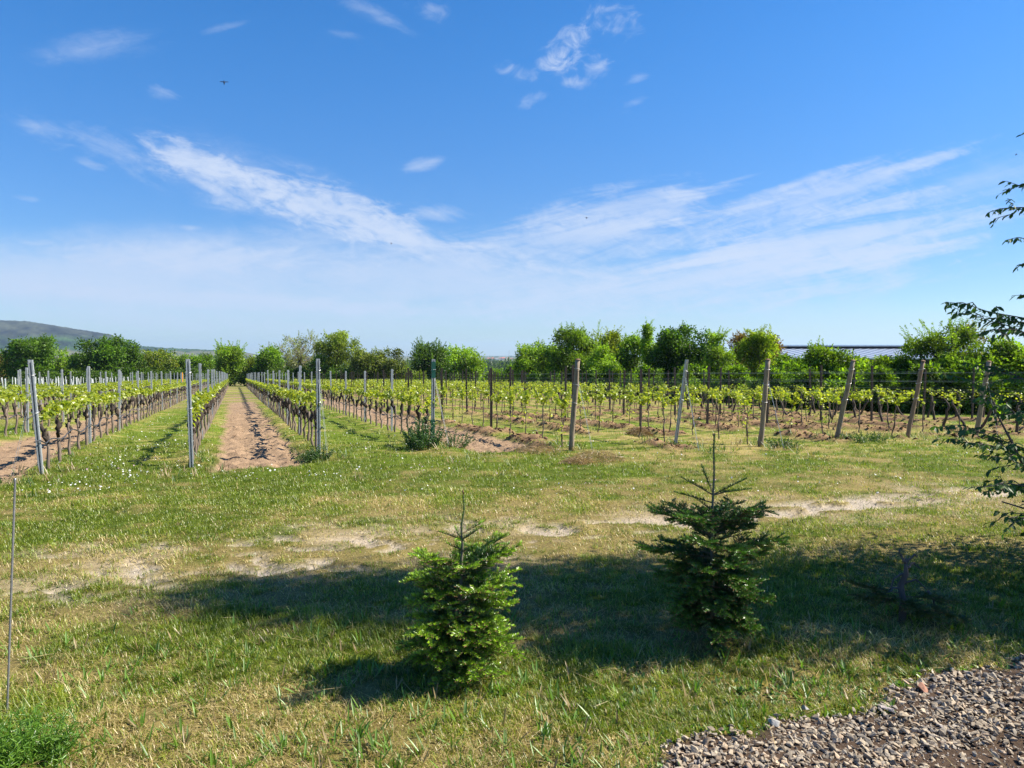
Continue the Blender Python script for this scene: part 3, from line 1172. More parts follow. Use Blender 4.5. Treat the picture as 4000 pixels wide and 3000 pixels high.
# ------------------------------------------------------------------ the vineyard
ROWNAME = {1: 'row left of the ploughed path', 2: 'row right of the ploughed path', 0: 'second row left of the ploughed path',
           -1: 'third row left of the ploughed path', -2: 'fourth row left of the ploughed path', -3: 'fifth row left of the ploughed path',
           -4: 'sixth row left of the ploughed path', 3: 'row behind the green topped post', 4: 'row behind the first wooden post',
           5: 'row behind the leaning steel post', 6: 'row behind the second wooden post', 7: 'row behind the third wooden post',
           8: 'row behind the fourth wooden post', 9: 'row behind the last wooden post', 10: 'first row beyond the last wooden post',
           11: 'second row beyond the last wooden post', 12: 'third row beyond the last wooden post'}
ROW_END = {k: (104 if k <= 3 else 92 - 1.2 * (k - 4)) for k in ROWS}
ROW_END[-3], ROW_END[-4] = 50, 47
SP_POST = {k: (4.5 if k <= 3 else 5.2) for k in ROWS}
SP_VINE = {k: (0.92 if k <= 3 else 1.08) for k in ROWS}


def wiggle(g, p0, p1, n, amp):
    t = np.linspace(0, 1, n)[:, None]
    P = np.array(p0) * (1 - t) + np.array(p1) * t
    w = g.normal(size=(n, 3)) * amp
    w[0] = 0
    w[-1] *= .3
    w[:, 2] *= .3
    return P + w


def leaf_batch(g, P, dirs, L0, L1, tint_lo, tint_hi, tip=None):
    n = len(P)
    D = dirs + .55 * g.normal(size=(n, 3)) + np.array([0, 0, -.15])
    Nn = g.normal(size=(n, 3)) * .7 + np.array([0, 0, 1.0])
    Ln = L0 + (L1 - L0) * g.random(n)
    k = g.random(n)[:, None]
    col = (1 - k) * np.array(tint_lo) + k * np.array(tint_hi)
    return P, D, Nn, Ln, Ln * (.85 + .25 * g.random(n)), col


V_LO, V_HI = (.17, .245, .018), (.39, .42, .042)


def vine_parts(kind, seed, lod=1.0):
    """trunk, canes and foliage of one vine at the origin, row along local X"""
    g = np.random.default_rng(seed)
    tr, ca, fo = MB(), MB(), MB()
    bark = np.array([.115, .088, .068])
    LP, LD = [], []
    if kind == 'old':
        hh = .66 + .12 * g.random()
        lean = .07 * g.normal()
        P = wiggle(g, (0, 0, -.06), (lean, .03 * g.normal(), hh), 8, .014)
        rad = np.linspace(.031, .022, 8) * (.85 + .3 * g.random(8))
        tr.tube(P, rad, 7, bark * 1.7)
        # the knotted head
        hd = wiggle(g, P[-3], (lean + .04 * g.normal(), .02 * g.normal(), hh + .12 + .10 * g.random()), 6, .024)
        tr.tube(hd, np.array([.026, .038, .046, .042, .038, .018]) * (.55 + .75 * g.random(6)), 8, bark * .38)
        for _ in range(4):
            a = g.random() * 6.28
            q = hd[int(g.integers(1, 5))]
            tr.tube(wiggle(g, q, q + np.array([math.cos(a) * .07, math.sin(a) * .05, .05 + .05 * g.random()]), 4, .006), [.024, .022, .016, .006], 6, bark * .38)
        top = hd[-1]
        for sgn in ((1, -1) if g.random() < .8 else (1,)):
            e = np.array([sgn * (.40 + .12 * g.random()), .02 * g.normal(), .93 + .05 * g.random()])
            m = (top + e) / 2 + np.array([0, 0, .13])
            tt = np.linspace(0, 1, 9)[:, None]
            cp = (1 - tt) ** 2 * top + 2 * tt * (1 - tt) * m + tt ** 2 * e + g.normal(size=(9, 3)) * .006
            ca.tube(cp, np.linspace(.008, .0045, 9), 5, (.20, .13, .075))
            for q in np.linspace(.12, 1, int(8)):
                base = np.array([np.interp(q, tt[:, 0], cp[:, i]) for i in range(3)])
                ln = .06 + .17 * g.random()
                d = np.array([.35 * g.normal(), .35 * g.normal(), 1.0])
                d /= np.linalg.norm(d)
                for w in np.linspace(.15, 1, int(4 + 3 * lod)):
                    LP.append(base + d * ln * w)
                    LD.append([g.normal(), g.normal(), .5 * g.normal()])
        for _ in range(int(6 * g.random())):     # a few leaves sprouting from the head
            LP.append(top + np.array([.06, .06, .05]) * g.normal(size=3))
            LD.append([g.normal(), g.normal(), -.2])
        sizes = (.065, .120)
    elif kind == 'young':
        hh = .80 + .12 * g.random()
        P = wiggle(g, (0, 0, -.05), (.05 * g.normal(), .02 * g.normal(), hh), 9, .012)
        tr.tube(P, np.linspace(.016, .011, 9) * (.85 + .3 * g.random(9)), 6, bark * 1.35)
        if g.random() < .5:
            tr.tube(P[2:5], [.018, .023, .017], 6, bark * .9)
        top = P[-1]
        nb = 2 if g.random() < .65 else 1
        for sgn in ((1, -1)[:nb] if g.random() < .5 else (-1, 1)[:nb]):
            e = np.array([sgn * (.22 + .28 * g.random()), .02 * g.normal(), .92 + .10 * g.random()])
            tt = np.linspace(0, 1, 6)[:, None]
            m = (top + e) / 2 + np.array([0, 0, .10])
            cp = (1 - tt) ** 2 * top + 2 * tt * (1 - tt) * m + tt ** 2 * e
            ca.tube(cp, np.linspace(.006, .004, 6), 4, (.20, .13, .075))
            for q in np.linspace(0, 1, 6):
                base = np.array([np.interp(q, tt[:, 0], cp[:, i]) for i in range(3)])
                ln = .06 + .20 * g.random()
                d = np.array([.45 * g.normal(), .4 * g.normal(), .9])
                d /= np.linalg.norm(d)
                for w in np.linspace(.1, 1, int(4 + 3 * lod)):
                    LP.append(base + d * ln * w)
                    LD.append([g.normal(), g.normal(), .5 * g.normal()])
        for _ in range(int(g.integers(0, 3))):   # leafy tufts lower on the stem
            c = P[int(g.integers(4, 9))]
            for _ in range(9):
                LP.append(c + g.normal(size=3) * np.array([.06, .05, .07]))
                LD.append([g.normal(), g.normal(), -.1])
        sizes = (.060, .115)
    else:    # old thick leaning vines at the far right
        hh = .75 + .15 * g.random()
        sl = .25 * g.normal()
        P = wiggle(g, (0, 0, -.05), (sl, .05 * g.normal(), hh), 8, .025)
        tr.tube(P, np.linspace(.045, .032, 8), 7, bark * .7)
        e = np.array([sl + .4 * (1 if g.random() < .5 else -1), 0, .98])
        tt = np.linspace(0, 1, 7)[:, None]
        cp = (1 - tt) ** 2 * P[-1] + 2 * tt * (1 - tt) * ((P[-1] + e) / 2 + np.array([0, 0, .2])) + tt ** 2 * e
        ca.tube(cp, np.linspace(.016, .006, 7), 5, bark * 1.1)
        for _ in range(26):
            q = g.random()
            base = np.array([np.interp(q, tt[:, 0], cp[:, i]) for i in range(3)])
            LP.append(base + g.normal(size=3) * np.array([.10, .07, .07]) + np.array([0, 0, .04]))
            LD.append([g.normal(), g.normal(), .2 * g.normal()])
        sizes = (.05, .09)
    LP, LD = np.array(LP), np.array(LD)
    if lod < 1:
        ix = g.random(len(LP)) < lod
        LP, LD = LP[ix], LD[ix]
        sizes = (sizes[0] * lod ** -.5, sizes[1] * lod ** -.5)
    fo.leaves(*leaf_batch(g, LP, LD, sizes[0], sizes[1], V_LO, V_HI), fold=.22)
    return tr, ca, fo


def steel_post(height, dark=False, w=.055, dp=.038, seed=0):
    """an open channel post with wire notches on its flanges"""
    b = MB()
    g = np.random.default_rng(seed)
    c = (.060, .048, .042) if dark else (.42, .44, .455)
    th = .006
    b.box((0, dp / 2, height / 2 - .1), (w, th, height + .2), c)
    for s in (1, -1):
        b.box((s * (w / 2 - th / 2), 0, height / 2 - .1), (th, dp - th - .001, height + .2), c)
        b.box((s * (w / 2 - .013), -dp / 2, height / 2 - .1), (.018, th, height + .2), c)
        for z in np.arange(.5, height - .02, .12):
            b.box((s * (w / 2 + .006), -.002, z), (.012, .012, .02), c)
    for z in np.arange(.35, height - .05, .16):
        b.box((0, dp / 2 + .0035, z), (.010, .001, .024), (.02, .02, .022))
    return b


def build_vineyard():
    spots = []
    for k, (s, t0) in ROWS.items():
        n = 0
        t = t0 + .45
        while t < ROW_END[k]:
            x, y = xy(s, t)
            if in_view(x, y, .77):
                spots.append((y, k, t, x, y))
            t += SP_VINE[k]
    spots.sort()
    near, far = spots[:298], spots[298:]
    protos = {}
    for kind, cnt in (('old', 9), ('young', 9), ('thick', 5)):
        protos[kind] = []
        for i in range(cnt):
            tr, ca, fo = vine_parts(kind, 40 + i * 7 + len(kind))
            protos[kind].append((tr, ca, fo))
    made = {}
    counts = {}
    g = np.random.default_rng(21)
    for y_, k, t, x, y in sorted(near, key=lambda q: (q[1], q[2])):
        kind = 'old' if k <= 3 else ('thick' if k >= 10 else 'young')
        if kind == 'young' and g.random() < .06:
            continue
        counts[k] = counts.get(k, 0) + 1
        i = int(g.integers(len(protos[kind])))
        look = {'old': 'gnarled old vine, ', 'young': 'slender young vine, ', 'thick': 'thick leaning vine, '}[kind]
        e = thing('grapevine', (x, y, hz(x, y) + .02), look + ordinal(counts[k]) + ' in the ' + ROWNAME[k], 'vine', 'grapevines in trellised rows',
                  ROW_YAW + (math.pi if g.random() < .5 else 0))
        e.scale = (1, 1, .94 + .12 * g.random())
        if (kind, i) not in made:
            tr, ca, fo = protos[kind][i]
            made[(kind, i)] = (tr.build('trunk', M_BARK, e, smooth=True), ca.build('cane', M_BARK, e), fo.build('foliage', M_VINE, e))
        else:
            for o in made[(kind, i)]:
                c = o.copy()
                C.objects.link(c)
                c.parent = e
    # the rest of the vines, too many and too small to tell apart
    low = {kind: [vine_parts(kind, 300 + i, .62) for i in range(4)] for kind in ('old', 'young', 'thick')}
    bt, bf = MB(), MB()
    for y_, k, t, x, y in far:
        kind = 'old' if k <= 3 else ('thick' if k >= 10 else 'young')
        tr, ca, fo = low[kind][int(g.integers(4))]
        a = ROW_YAW + (math.pi if g.random() < .5 else 0)
        Rm = np.array([[math.cos(a), -math.sin(a), 0], [math.sin(a), math.cos(a), 0], [0, 0, 1]])
        o = np.array([x, y, hz(x, y) + .02])
        for src, dst in ((tr, bt), (ca, bt), (fo, bf)):
            off = 0
            V = np.concatenate(src.v) @ Rm.T + o
            dst.add(V, src.f, np.concatenate(src.c))
    root = bf.build('distant_vines', M_VINE)
    tag(root, 'distant vine foliage merging along the far ends of the rows', 'vines', kind='stuff')
    tag(bt.build('trunks', M_BARK, root), kind='stuff')

    # posts
    pk = {'steel': [steel_post(1.86, False, seed=i) for i in range(2)], 'dark': [steel_post(1.92, True, .064, .042, seed=i) for i in range(2)]}
    pm = {}
    plist = []
    for k, (s, t0) in ROWS.items():
        t = t0 + SP_POST[k]
        i = 1
        while t < ROW_END[k]:
            x, y = xy(s, t)
            if in_view(x, y, .77):
                plist.append((y, k, t, x, y))
            t += SP_POST[k]
    plist.sort()
    cnt = {}
    farp = {'steel': MB(), 'dark': MB()}
    for n, (y_, k, t, x, y) in enumerate(plist):
        kind = 'steel' if k <= 3 else 'dark'
        z = hz(x, y)
        tl = (.014 * g.normal(), .014 * g.normal())
        if n < 225:
            cnt[k] = cnt.get(k, 0) + 1
            if kind not in pm:
                o = pk[kind][0].build('trellis_post', M_GALV if kind == 'steel' else M_DARKSTEEL)
                pm[kind] = o
            else:
                o = pm[kind].copy()
                C.objects.link(o)
            o.location = (x, y, z)
            o.rotation_euler = (tl[0], tl[1], TH)
            o.scale = (1, 1, .97 + .06 * g.random())
            look = 'galvanised trellis post, ' if kind == 'steel' else 'dark metal post, '
            tag(o, look + ordinal(cnt[k]) + ' in the ' + ROWNAME[k], 'post', 'metal trellis posts within the rows')
        else:
            V = np.concatenate(pk[kind][0].v)[:24] @ np.array(Matrix.Rotation(TH, 3, 'Z')).T + np.array([x, y, z])
            farp[kind].add(V, [f[f.max(axis=1) < 24] for f in pk[kind][0].f], np.concatenate(pk[kind][0].c)[:24])
    r = farp['steel'].build('distant_posts', M_GALV)
    tag(r, 'far trellis posts crowded together at the row ends', 'posts', kind='stuff')
    if farp['dark'].n:
        tag(farp['dark'].build('dark_posts', M_DARKSTEEL, r), kind='stuff')


build_vineyard()

# ---- the end posts in front, one by one: foot (row, start), top offset along x and y, kind
ENDS = {0: ((-.07, -.10), 'steel', 'stout galvanised end post leaning to the left beside the nearest knotted vine'),
        1: ((-.01, -.05), 'steel', 'straight galvanised end post at the left edge of the ploughed path'),
        2: ((.03, -.10), 'steel', 'galvanised end post at the right edge of the ploughed path'),
        3: ((.05, -.15), 'green', 'grey end post with dark green painted top above a bushy weed'),
        4: ((.13, -.25), 'wood', 'first round wooden end post, nearly upright, left of the leaning steel post'),
        5: ((.14, -.45), 'steel', 'slim galvanised end post leaning right between two wooden posts'),
        6: ((.05, -.25), 'wood', 'second round wooden end post, upright, behind the shaded fir'),
        7: ((.17, -.45), 'wood', 'third round wooden end post, leaning strongly to the right'),
        8: ((.13, -.40), 'wood', 'fourth wooden end post, thin and leaning, above a bank of turned earth'),
        9: ((.03, -.40), 'wood', 'last round wooden end post, half behind the hornbeam twigs'),
        10: ((.2, -.4), 'wood', '')}


def build_end_posts():
    for k, (top, kind, lab) in ENDS.items():
        if not lab:
            continue
        s, t = ROWS[k]
        x, y = xy(s, t)
        z = hz(x, y)
        hgt = 2.0
        e = thing('end_post', (x, y, z), lab, 'post', 'end posts along the front of the vineyard', TH if kind == 'steel' or kind == 'green' else 0)
        tv = np.array([top[0], top[1], hgt])
        b = MB()
        if kind == 'wood':
            g = np.random.default_rng(k)
            n = 9
            tt = np.linspace(-.06, 1, n)[:, None]
            P = tv * tt
            P[:, :2] += g.normal(size=(n, 2)) * .004
            rr = np.linspace(.062, .052, n) * (1 + .05 * g.normal(size=n))
            if k == 8:
                rr *= .85
            b.tube(P, rr, 12, (.27, .215, .155) if k != 8 else (.26, .18, .13))
            b.build('shaft', M_WOOD, e, smooth=True)
            cp = MB().tube([tv * .9995, tv * 1.006, tv * 1.012], [.054, .052, .03], 12, (.21, .13, .075))
            cp.build('end_grain', M_WOOD, e)
        else:
            p = steel_post(hgt, False, .072 if k != 5 else .060, .05, seed=k)
            V = np.concatenate(p.v)
            # lean: shear the post sideways about its foot
            c_, s_ = math.cos(-TH), math.sin(-TH)
            lx, ly = c_ * top[0] - s_ * top[1], s_ * top[0] + c_ * top[1]
            V = V + np.outer(V[:, 2] / hgt, [lx, ly, 0])
            b.add(V, p.f, np.concatenate(p.c))
            b.build('shaft', M_GALV, e)
            if kind == 'green':
                gb = MB()
                for z0, z1 in ((1.58, 1.945), (.28, .62)):
                    a0, a1 = np.array([lx, ly, 0]) * z0 / hgt, np.array([lx, ly, 0]) * z1 / hgt
                    V = []
                    for q, zz in ((a0, z0), (a1, z1)):
                        for dx, dy in ((-1, -1), (1, -1), (1, 1), (-1, 1)):
                            V.append([q[0] + dx * .043, q[1] + dy * .033, zz])
                    gb.add(V, np.array([[0, 3, 2, 1], [4, 5, 6, 7], [0, 1, 5, 4], [1, 2, 6, 5], [2, 3, 7, 6], [3, 0, 4, 7]]), (.012, .085, .065))
                tag(gb.build('green_paint', M_PLAIN, e), 'dark green painted band')
        for zz in ((1.05, 1.45, 1.8) if kind == 'wood' else (1.1, 1.75)):
            q = tv * zz / hgt
            if kind != 'wood':
                q = np.array([lx, ly, 0]) * zz / hgt + np.array([0, 0, zz])
            rr = .066 if kind == 'wood' else .056
            a = np.linspace(0, 6.283, 11)
            w = MB().tube(np.stack([q[0] + np.cos(a) * rr, q[1] + np.sin(a) * rr, q[2] + .02 * np.sin(a + k)], -1), .004, 5, (.3, .3, .3))
            w.build('wire_wrap', M_WIRE, e)
        # the stay running down to its anchor, towards the headland
        if k in (0, 2, 3, 4, 5, 6, 8, 9):
            dx = {0: -.25, 2: .30, 3: .42, 4: .42, 5: .30, 6: .30, 8: .55, 9: .25}[k]
            dy = {0: -.4, 2: -.5, 3: -.5, 4: -.5, 5: -.9, 6: -.6, 8: .6, 9: -.5}[k]
            tw = np.array([x, y, z]) + tv * .82
            ft = np.array([x + dx, y + dy, z + .03])
            gw = thing('stay_wire', tuple(ft), {0: 'doubled stay wire at the stout left leaning end post', 2: 'stay wire with rusty anchor beside the end post right of the path',
                                               3: 'white stay wire with rusty anchor beside the green topped post', 4: 'white stay wire slanting down from the first wooden post',
                                               5: 'thin stay wire hanging from the leaning steel post', 6: 'stay wire beside the upright second wooden post',
                                               8: 'stay wire slanting off the thin fourth wooden post', 9: 'stay wire at the last wooden post'}[k], 'wire', 'stay wires of the end posts')
            mm = MB().tube([tw - ft, (tw - ft) * .5 + np.array([.01, 0, -.01]), (0, 0, 0)], .0026, 5, (.5, .5, .5))
            mm.build('strand', M_WIRE, gw)
            MB().tube([tw - ft + np.array([.03, .02, -.02]), (.02, .02, 0)], .0020, 5, (.5, .5, .5)).build('strand', M_WIRE, gw)
            if k in (2, 3):
                MB().box((.01, .01, .01), (.075, .05, .12), (.10, .045, .03)).build('anchor', M_DARKSTEEL, gw)


build_end_posts()


def build_wires():
    g = np.random.default_rng(77)
    for k, (s, t0) in ROWS.items():
        tx, ty = (ENDS[k][0] if k in ENDS else (0, 0))
        for n, zz in enumerate((.93, 1.22, 1.48, 1.74)[:3 if k < 7 else 4]):
            pts = []
            x, y = xy(s, t0)
            pts.append((x + tx * zz / 1.93, y + ty * zz / 1.93, hz(x, y) + zz))
            t = t0 + SP_POST[k]
            while t < min(ROW_END[k], 70):
                xm, ym = xy(s, t - SP_POST[k] / 2)
                pts.append((xm, ym, hz(xm, ym) + zz - .012 + .008 * g.normal()))
                x, y = xy(s, t)
                pts.append((x, y, hz(x, y) + zz + .01 * g.normal()))
                t += SP_POST[k]
            o = MB().tube(np.array(pts), .0013, 3, (.4, .4, .4), cap=False).build('trellis_wire', M_WIRE)
            tag(o, ('lowest', 'second', 'third', 'fourth')[n] + ' trellis wire of the ' + ROWNAME[k], 'wire', 'trellis wires strung along the rows')
    for k, lab in ((0, 'dark drip hose sagging from trunk to trunk in the second row left of the path'), (2, 'dark drip hose sagging along the row right of the ploughed path'),
                   (3, 'dark drip hose slung along the row behind the green topped post'), (-1, 'dark drip hose along the third row left of the path')):
        s, t0 = ROWS[k]
        pts = []
        tx = ENDS[k][0] if k in ENDS else (0, 0)
        t = t0 - .45
        while t < 45:
            x, y = xy(s + .05, t)
            sag = .055 * math.sin((t - t0) * 2 * math.pi / 1.84) + .04 * math.sin((t - t0) * 1.1)
            zz = .50 + sag
            if t < t0:
                x += tx[0] * .3
                y += tx[1] * .3
                zz = .62
            pts.append((x, y, hz(x, y) + zz))
            t += .3
        o = MB().tube(np.array(pts), .012, 6, (1, 1, 1)).build('drip_hose', M_HOSE)
        tag(o, lab, 'hose', 'drip hoses in the old rows')


build_wires()


def build_stakes():
    """the young planting beyond the old rows on the left: pale stakes"""
    g = np.random.default_rng(31)
    first = None
    n = 0
    cand = []
    for i in range(12):
        s = -9.6 - 2.35 * i
        t = 53.0 + g.random()
        while t < 100:
            x, y = xy(s, t)
            if in_view(x, y, .745):
                cand.append((y, i, t, x, y))
            t += 3.1
    cand.sort()
    b = MB()
    cnt = {}
    M_ST = solid_mat('pale_stake', (.52, .53, .53), .6, nscale=9, bump=0)
    for j, (_, i, t, x, y) in enumerate(cand[:240]):
        if first is None:
            first = MB().tube([(0, 0, -.1), (0, 0, .7), (0, 0, 1.42)], [.036, .035, .034], 7, (1, 1, 1)).build('vine_stake', M_ST)
            o = first
        else:
            o = first.copy()
            C.objects.link(o)
        cnt[i] = cnt.get(i, 0) + 1
        o.location = (x, y, hz(x, y))
        o.rotation_euler = (.06 * g.normal(), .10 * g.normal(), 0)
        o.scale = (1, 1, .9 + .2 * g.random())
        tag(o, 'white planting stake, ' + ordinal(cnt[i]) + ' in the ' + ordinal(i + 1) + ' row of the young plot far left', 'stake', 'pale stakes of the young plot on the left')
    # marker post with an orange head
    x, y = xy(-8.9, 58)
    a, bb = ray(394, 816)
    y = 60.0
    x = a * y
    e = thing('marker_post', (x, y, hz(x, y)), 'thin marker post with orange painted head among the far left posts', 'marker')
    MB().tube([(0, 0, -.1), (0, 0, 1.1)], .03, 7, (.4, .4, .4)).build('shaft', M_PLAIN, e)
    MB().tube([(0, 0, 1.1), (0, 0, 1.9)], .045, 7, (.75, .32, .05)).build('orange_head', M_PLAIN, e)


build_stakes()

# ------------------------------------------------------------------ trees behind the vines


def make_tree(px, hw, top, d, label, tint, tip=None, shape='round', base=.06, n=7000, ls=.20, spikes=30, sp_len=.6, open_=.24, seed=0,
              name='tree', group='trees and bushes behind the vineyard', depth=1.0, bark=(.07, .055, .042), twigs=0, cat='tree'):
    g = np.random.default_rng(1000 + seed + int(px * 3))
    a, b = ray(px, top)
    x, y = a * d, d
    zg = hz(x, y)
    H = CAM_Z + b * d - zg
    rw = hw / F * d * 1.16
    n = int(n * 1.45)
    spikes = int(spikes * .75)
    e = thing(name, (x, y, zg), label, cat, group)
    nb = int(34 + 8 * rw)
    fz = g.random(nb)
    ang = g.random(nb) * 6.283

    def prof(f):
        if shape == 'round':
            return np.sqrt(np.clip(1 - (2 * f - .95) ** 2 * .88, .03, 1))
        if shape == 'spire':
            return np.clip(1.05 - f, .08, 1) ** .75 * np.clip(.5 + 3 * f, 0, 1)
        if shape == 'vase':
            return np.clip(.45 + .75 * f, 0, 1) * np.sqrt(np.clip(1 - np.clip(f - .62, 0, 1) ** 2 / .16, .05, 1))
        return np.clip(1.12 - f ** 2.2, .2, 1) * np.clip(.75 + f, 0, 1)        # bush
    zlo, zhi = base * H, H
    br = (.11 + .22 * g.random(nb) ** 1.3) * min(rw, H * .45) * (1.15 if shape != 'spire' else 1.1)
    zz = zlo + br * .6 + fz * np.maximum(zhi - zlo - br * 1.7, .1)
    f = (zz - zlo) / (zhi - zlo)
    rmax = np.maximum(prof(f) * rw - br * .85, .02)
    rr = rmax * np.where(g.random(nb) < .72, .75 + .28 * g.random(nb), g.random(nb) * .7)
    lop = 1 + .27 * np.sin(ang * 2 + g.random() * 6) + .10 * np.sin(ang * 3 + g.random() * 6)
    cx, cy = np.cos(ang) * rr * lop, np.sin(ang) * rr * depth * lop
    bt = .55 + .75 * g.random(nb)
    w = br ** 2
    # sprigs: handfuls of leaves that share a facing and a shade
    per = 11
    K = max(20, n // per)
    pk = g.choice(nb, K, p=w / w.sum())
    dr = g.normal(size=(K, 3))
    dr[:, 2] += .25
    dr /= np.linalg.norm(dr, axis=1)[:, None]
    rad = br[pk] * (.45 + .62 * g.random(K) ** .55)
    CP = np.stack([cx, cy, zz], -1)[pk] + dr * rad[:, None] * np.array([1, 1, .85])
    CP[:, 2] = np.maximum(CP[:, 2], .05 + .25 * g.random(K))
    if open_ > 0:
        keep = fbm(CP[:, 0] / (.22 * rw + .1) + 9, CP[:, 2] / (.22 * rw + .1) + CP[:, 1], seed, 3) > open_ + .08
        CP, dr, pk = CP[keep], dr[keep], pk[keep]
    K = len(CP)
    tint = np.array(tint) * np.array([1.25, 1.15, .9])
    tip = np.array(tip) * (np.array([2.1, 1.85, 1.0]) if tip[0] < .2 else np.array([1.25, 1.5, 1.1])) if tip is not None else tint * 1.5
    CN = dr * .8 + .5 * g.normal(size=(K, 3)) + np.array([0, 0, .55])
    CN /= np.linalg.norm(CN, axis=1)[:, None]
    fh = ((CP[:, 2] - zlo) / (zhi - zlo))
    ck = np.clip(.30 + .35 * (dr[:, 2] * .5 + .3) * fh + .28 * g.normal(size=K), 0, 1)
    cb = bt[pk] * (.70 + .6 * g.random(K))
    ix = np.repeat(np.arange(K), per)
    n = len(ix)
    off = g.normal(size=(n, 3)) * ls * 1.15
    off -= CN[ix] * (off * CN[ix]).sum(1)[:, None] * .55
    P = CP[ix] + off
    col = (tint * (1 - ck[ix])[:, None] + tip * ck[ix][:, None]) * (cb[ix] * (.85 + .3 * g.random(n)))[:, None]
    Nn = CN[ix] + .38 * g.normal(size=(n, 3))
    D = off + .6 * g.normal(size=(n, 3)) * ls
    Ln = ls * (.7 + .8 * g.random(n))
    cr = MB()
    cr.leaves(P, D, Nn, Ln, Ln * .68, col, fold=.15)
    # leafy shoots that break the outline
    if spikes:
        SP, SD, SC_ = [], [], []
        tops = np.argsort(-(zz + rr * .3) + g.normal(size=nb) * .25 * H)[:max(6, int(nb * .7))]
        for _ in range(spikes):
            i = int(tops[int(g.integers(len(tops)))])
            d0 = np.array([math.cos(ang[i]) * .5 + .35 * g.normal(), math.sin(ang[i]) * .5 + .35 * g.normal(), .75 + .4 * g.random()])
            d0 /= np.linalg.norm(d0)
            p0 = np.array([cx[i], cy[i], zz[i]]) + d0 * br[i] * .8
            ln = sp_len * (.5 + g.random())
            m = int(10 + 14 * ln / max(ls * 2, .1))
            q = g.random(m)
            SP.append(p0 + d0 * (q * ln)[:, None] + g.normal(size=(m, 3)) * ls * .30 * (1.25 - q)[:, None])
            SD.append(d0 * .8 + .7 * g.normal(size=(m, 3)))
            SC_.append(np.tile((tint * .4 + tip * .6) * (.8 + .4 * g.random()), (m, 1)))
        SP, SD, SC_ = np.concatenate(SP), np.concatenate(SD), np.concatenate(SC_)
        cr.leaves(SP, SD, g.normal(size=SP.shape) + np.array([0, 0, .6]), ls * (.45 + .4 * g.random(len(SP))), ls * .36, SC_, fold=.15)
    cr.build('crown', M_TREE, e)
    # trunk and limbs
    tr = MB()
    tb = max(.06, .035 * H)
    tr.tube(wiggle(g, (0, 0, -.3), (.04 * H * g.normal(), .04 * H * g.normal(), H * .72), 8, .03 * rw), np.linspace(tb, tb * .25, 8), 8, bark)
    for i in range(0, nb, 2 if twigs else 3):
        p0 = np.array([0, 0, zz[i] * (.35 + .3 * g.random())])
        tr.tube(wiggle(g, p0, (cx[i], cy[i], zz[i]), 5, .05 * rw), np.linspace(tb * .34, .012, 5), 5, bark)
    for _ in range(twigs):
        i = int(g.integers(nb))
        p0 = np.array([cx[i], cy[i], zz[i]])
        dd = np.array([.5 * math.cos(ang[i]) + .3 * g.normal(), .5 * math.sin(ang[i]) + .3 * g.normal(), .7])
        dd /= np.linalg.norm(dd)
        p1 = p0 + dd * br[i] * (1.2 + .6 * g.random())
        tr.tube(wiggle(g, p0, p1, 4, .05), np.array([.03, .022, .015, .006]) * (H / 9), 4, np.array(bark) * 1.5)
    tr.build('trunk', M_BARK, e, smooth=True)
    return e


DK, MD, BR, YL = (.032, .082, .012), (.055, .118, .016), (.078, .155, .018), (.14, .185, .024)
DKt, MDt, BRt, YLt = (.075, .150, .020), (.11, .20, .026), (.145, .24, .032), (.27, .29, .05)


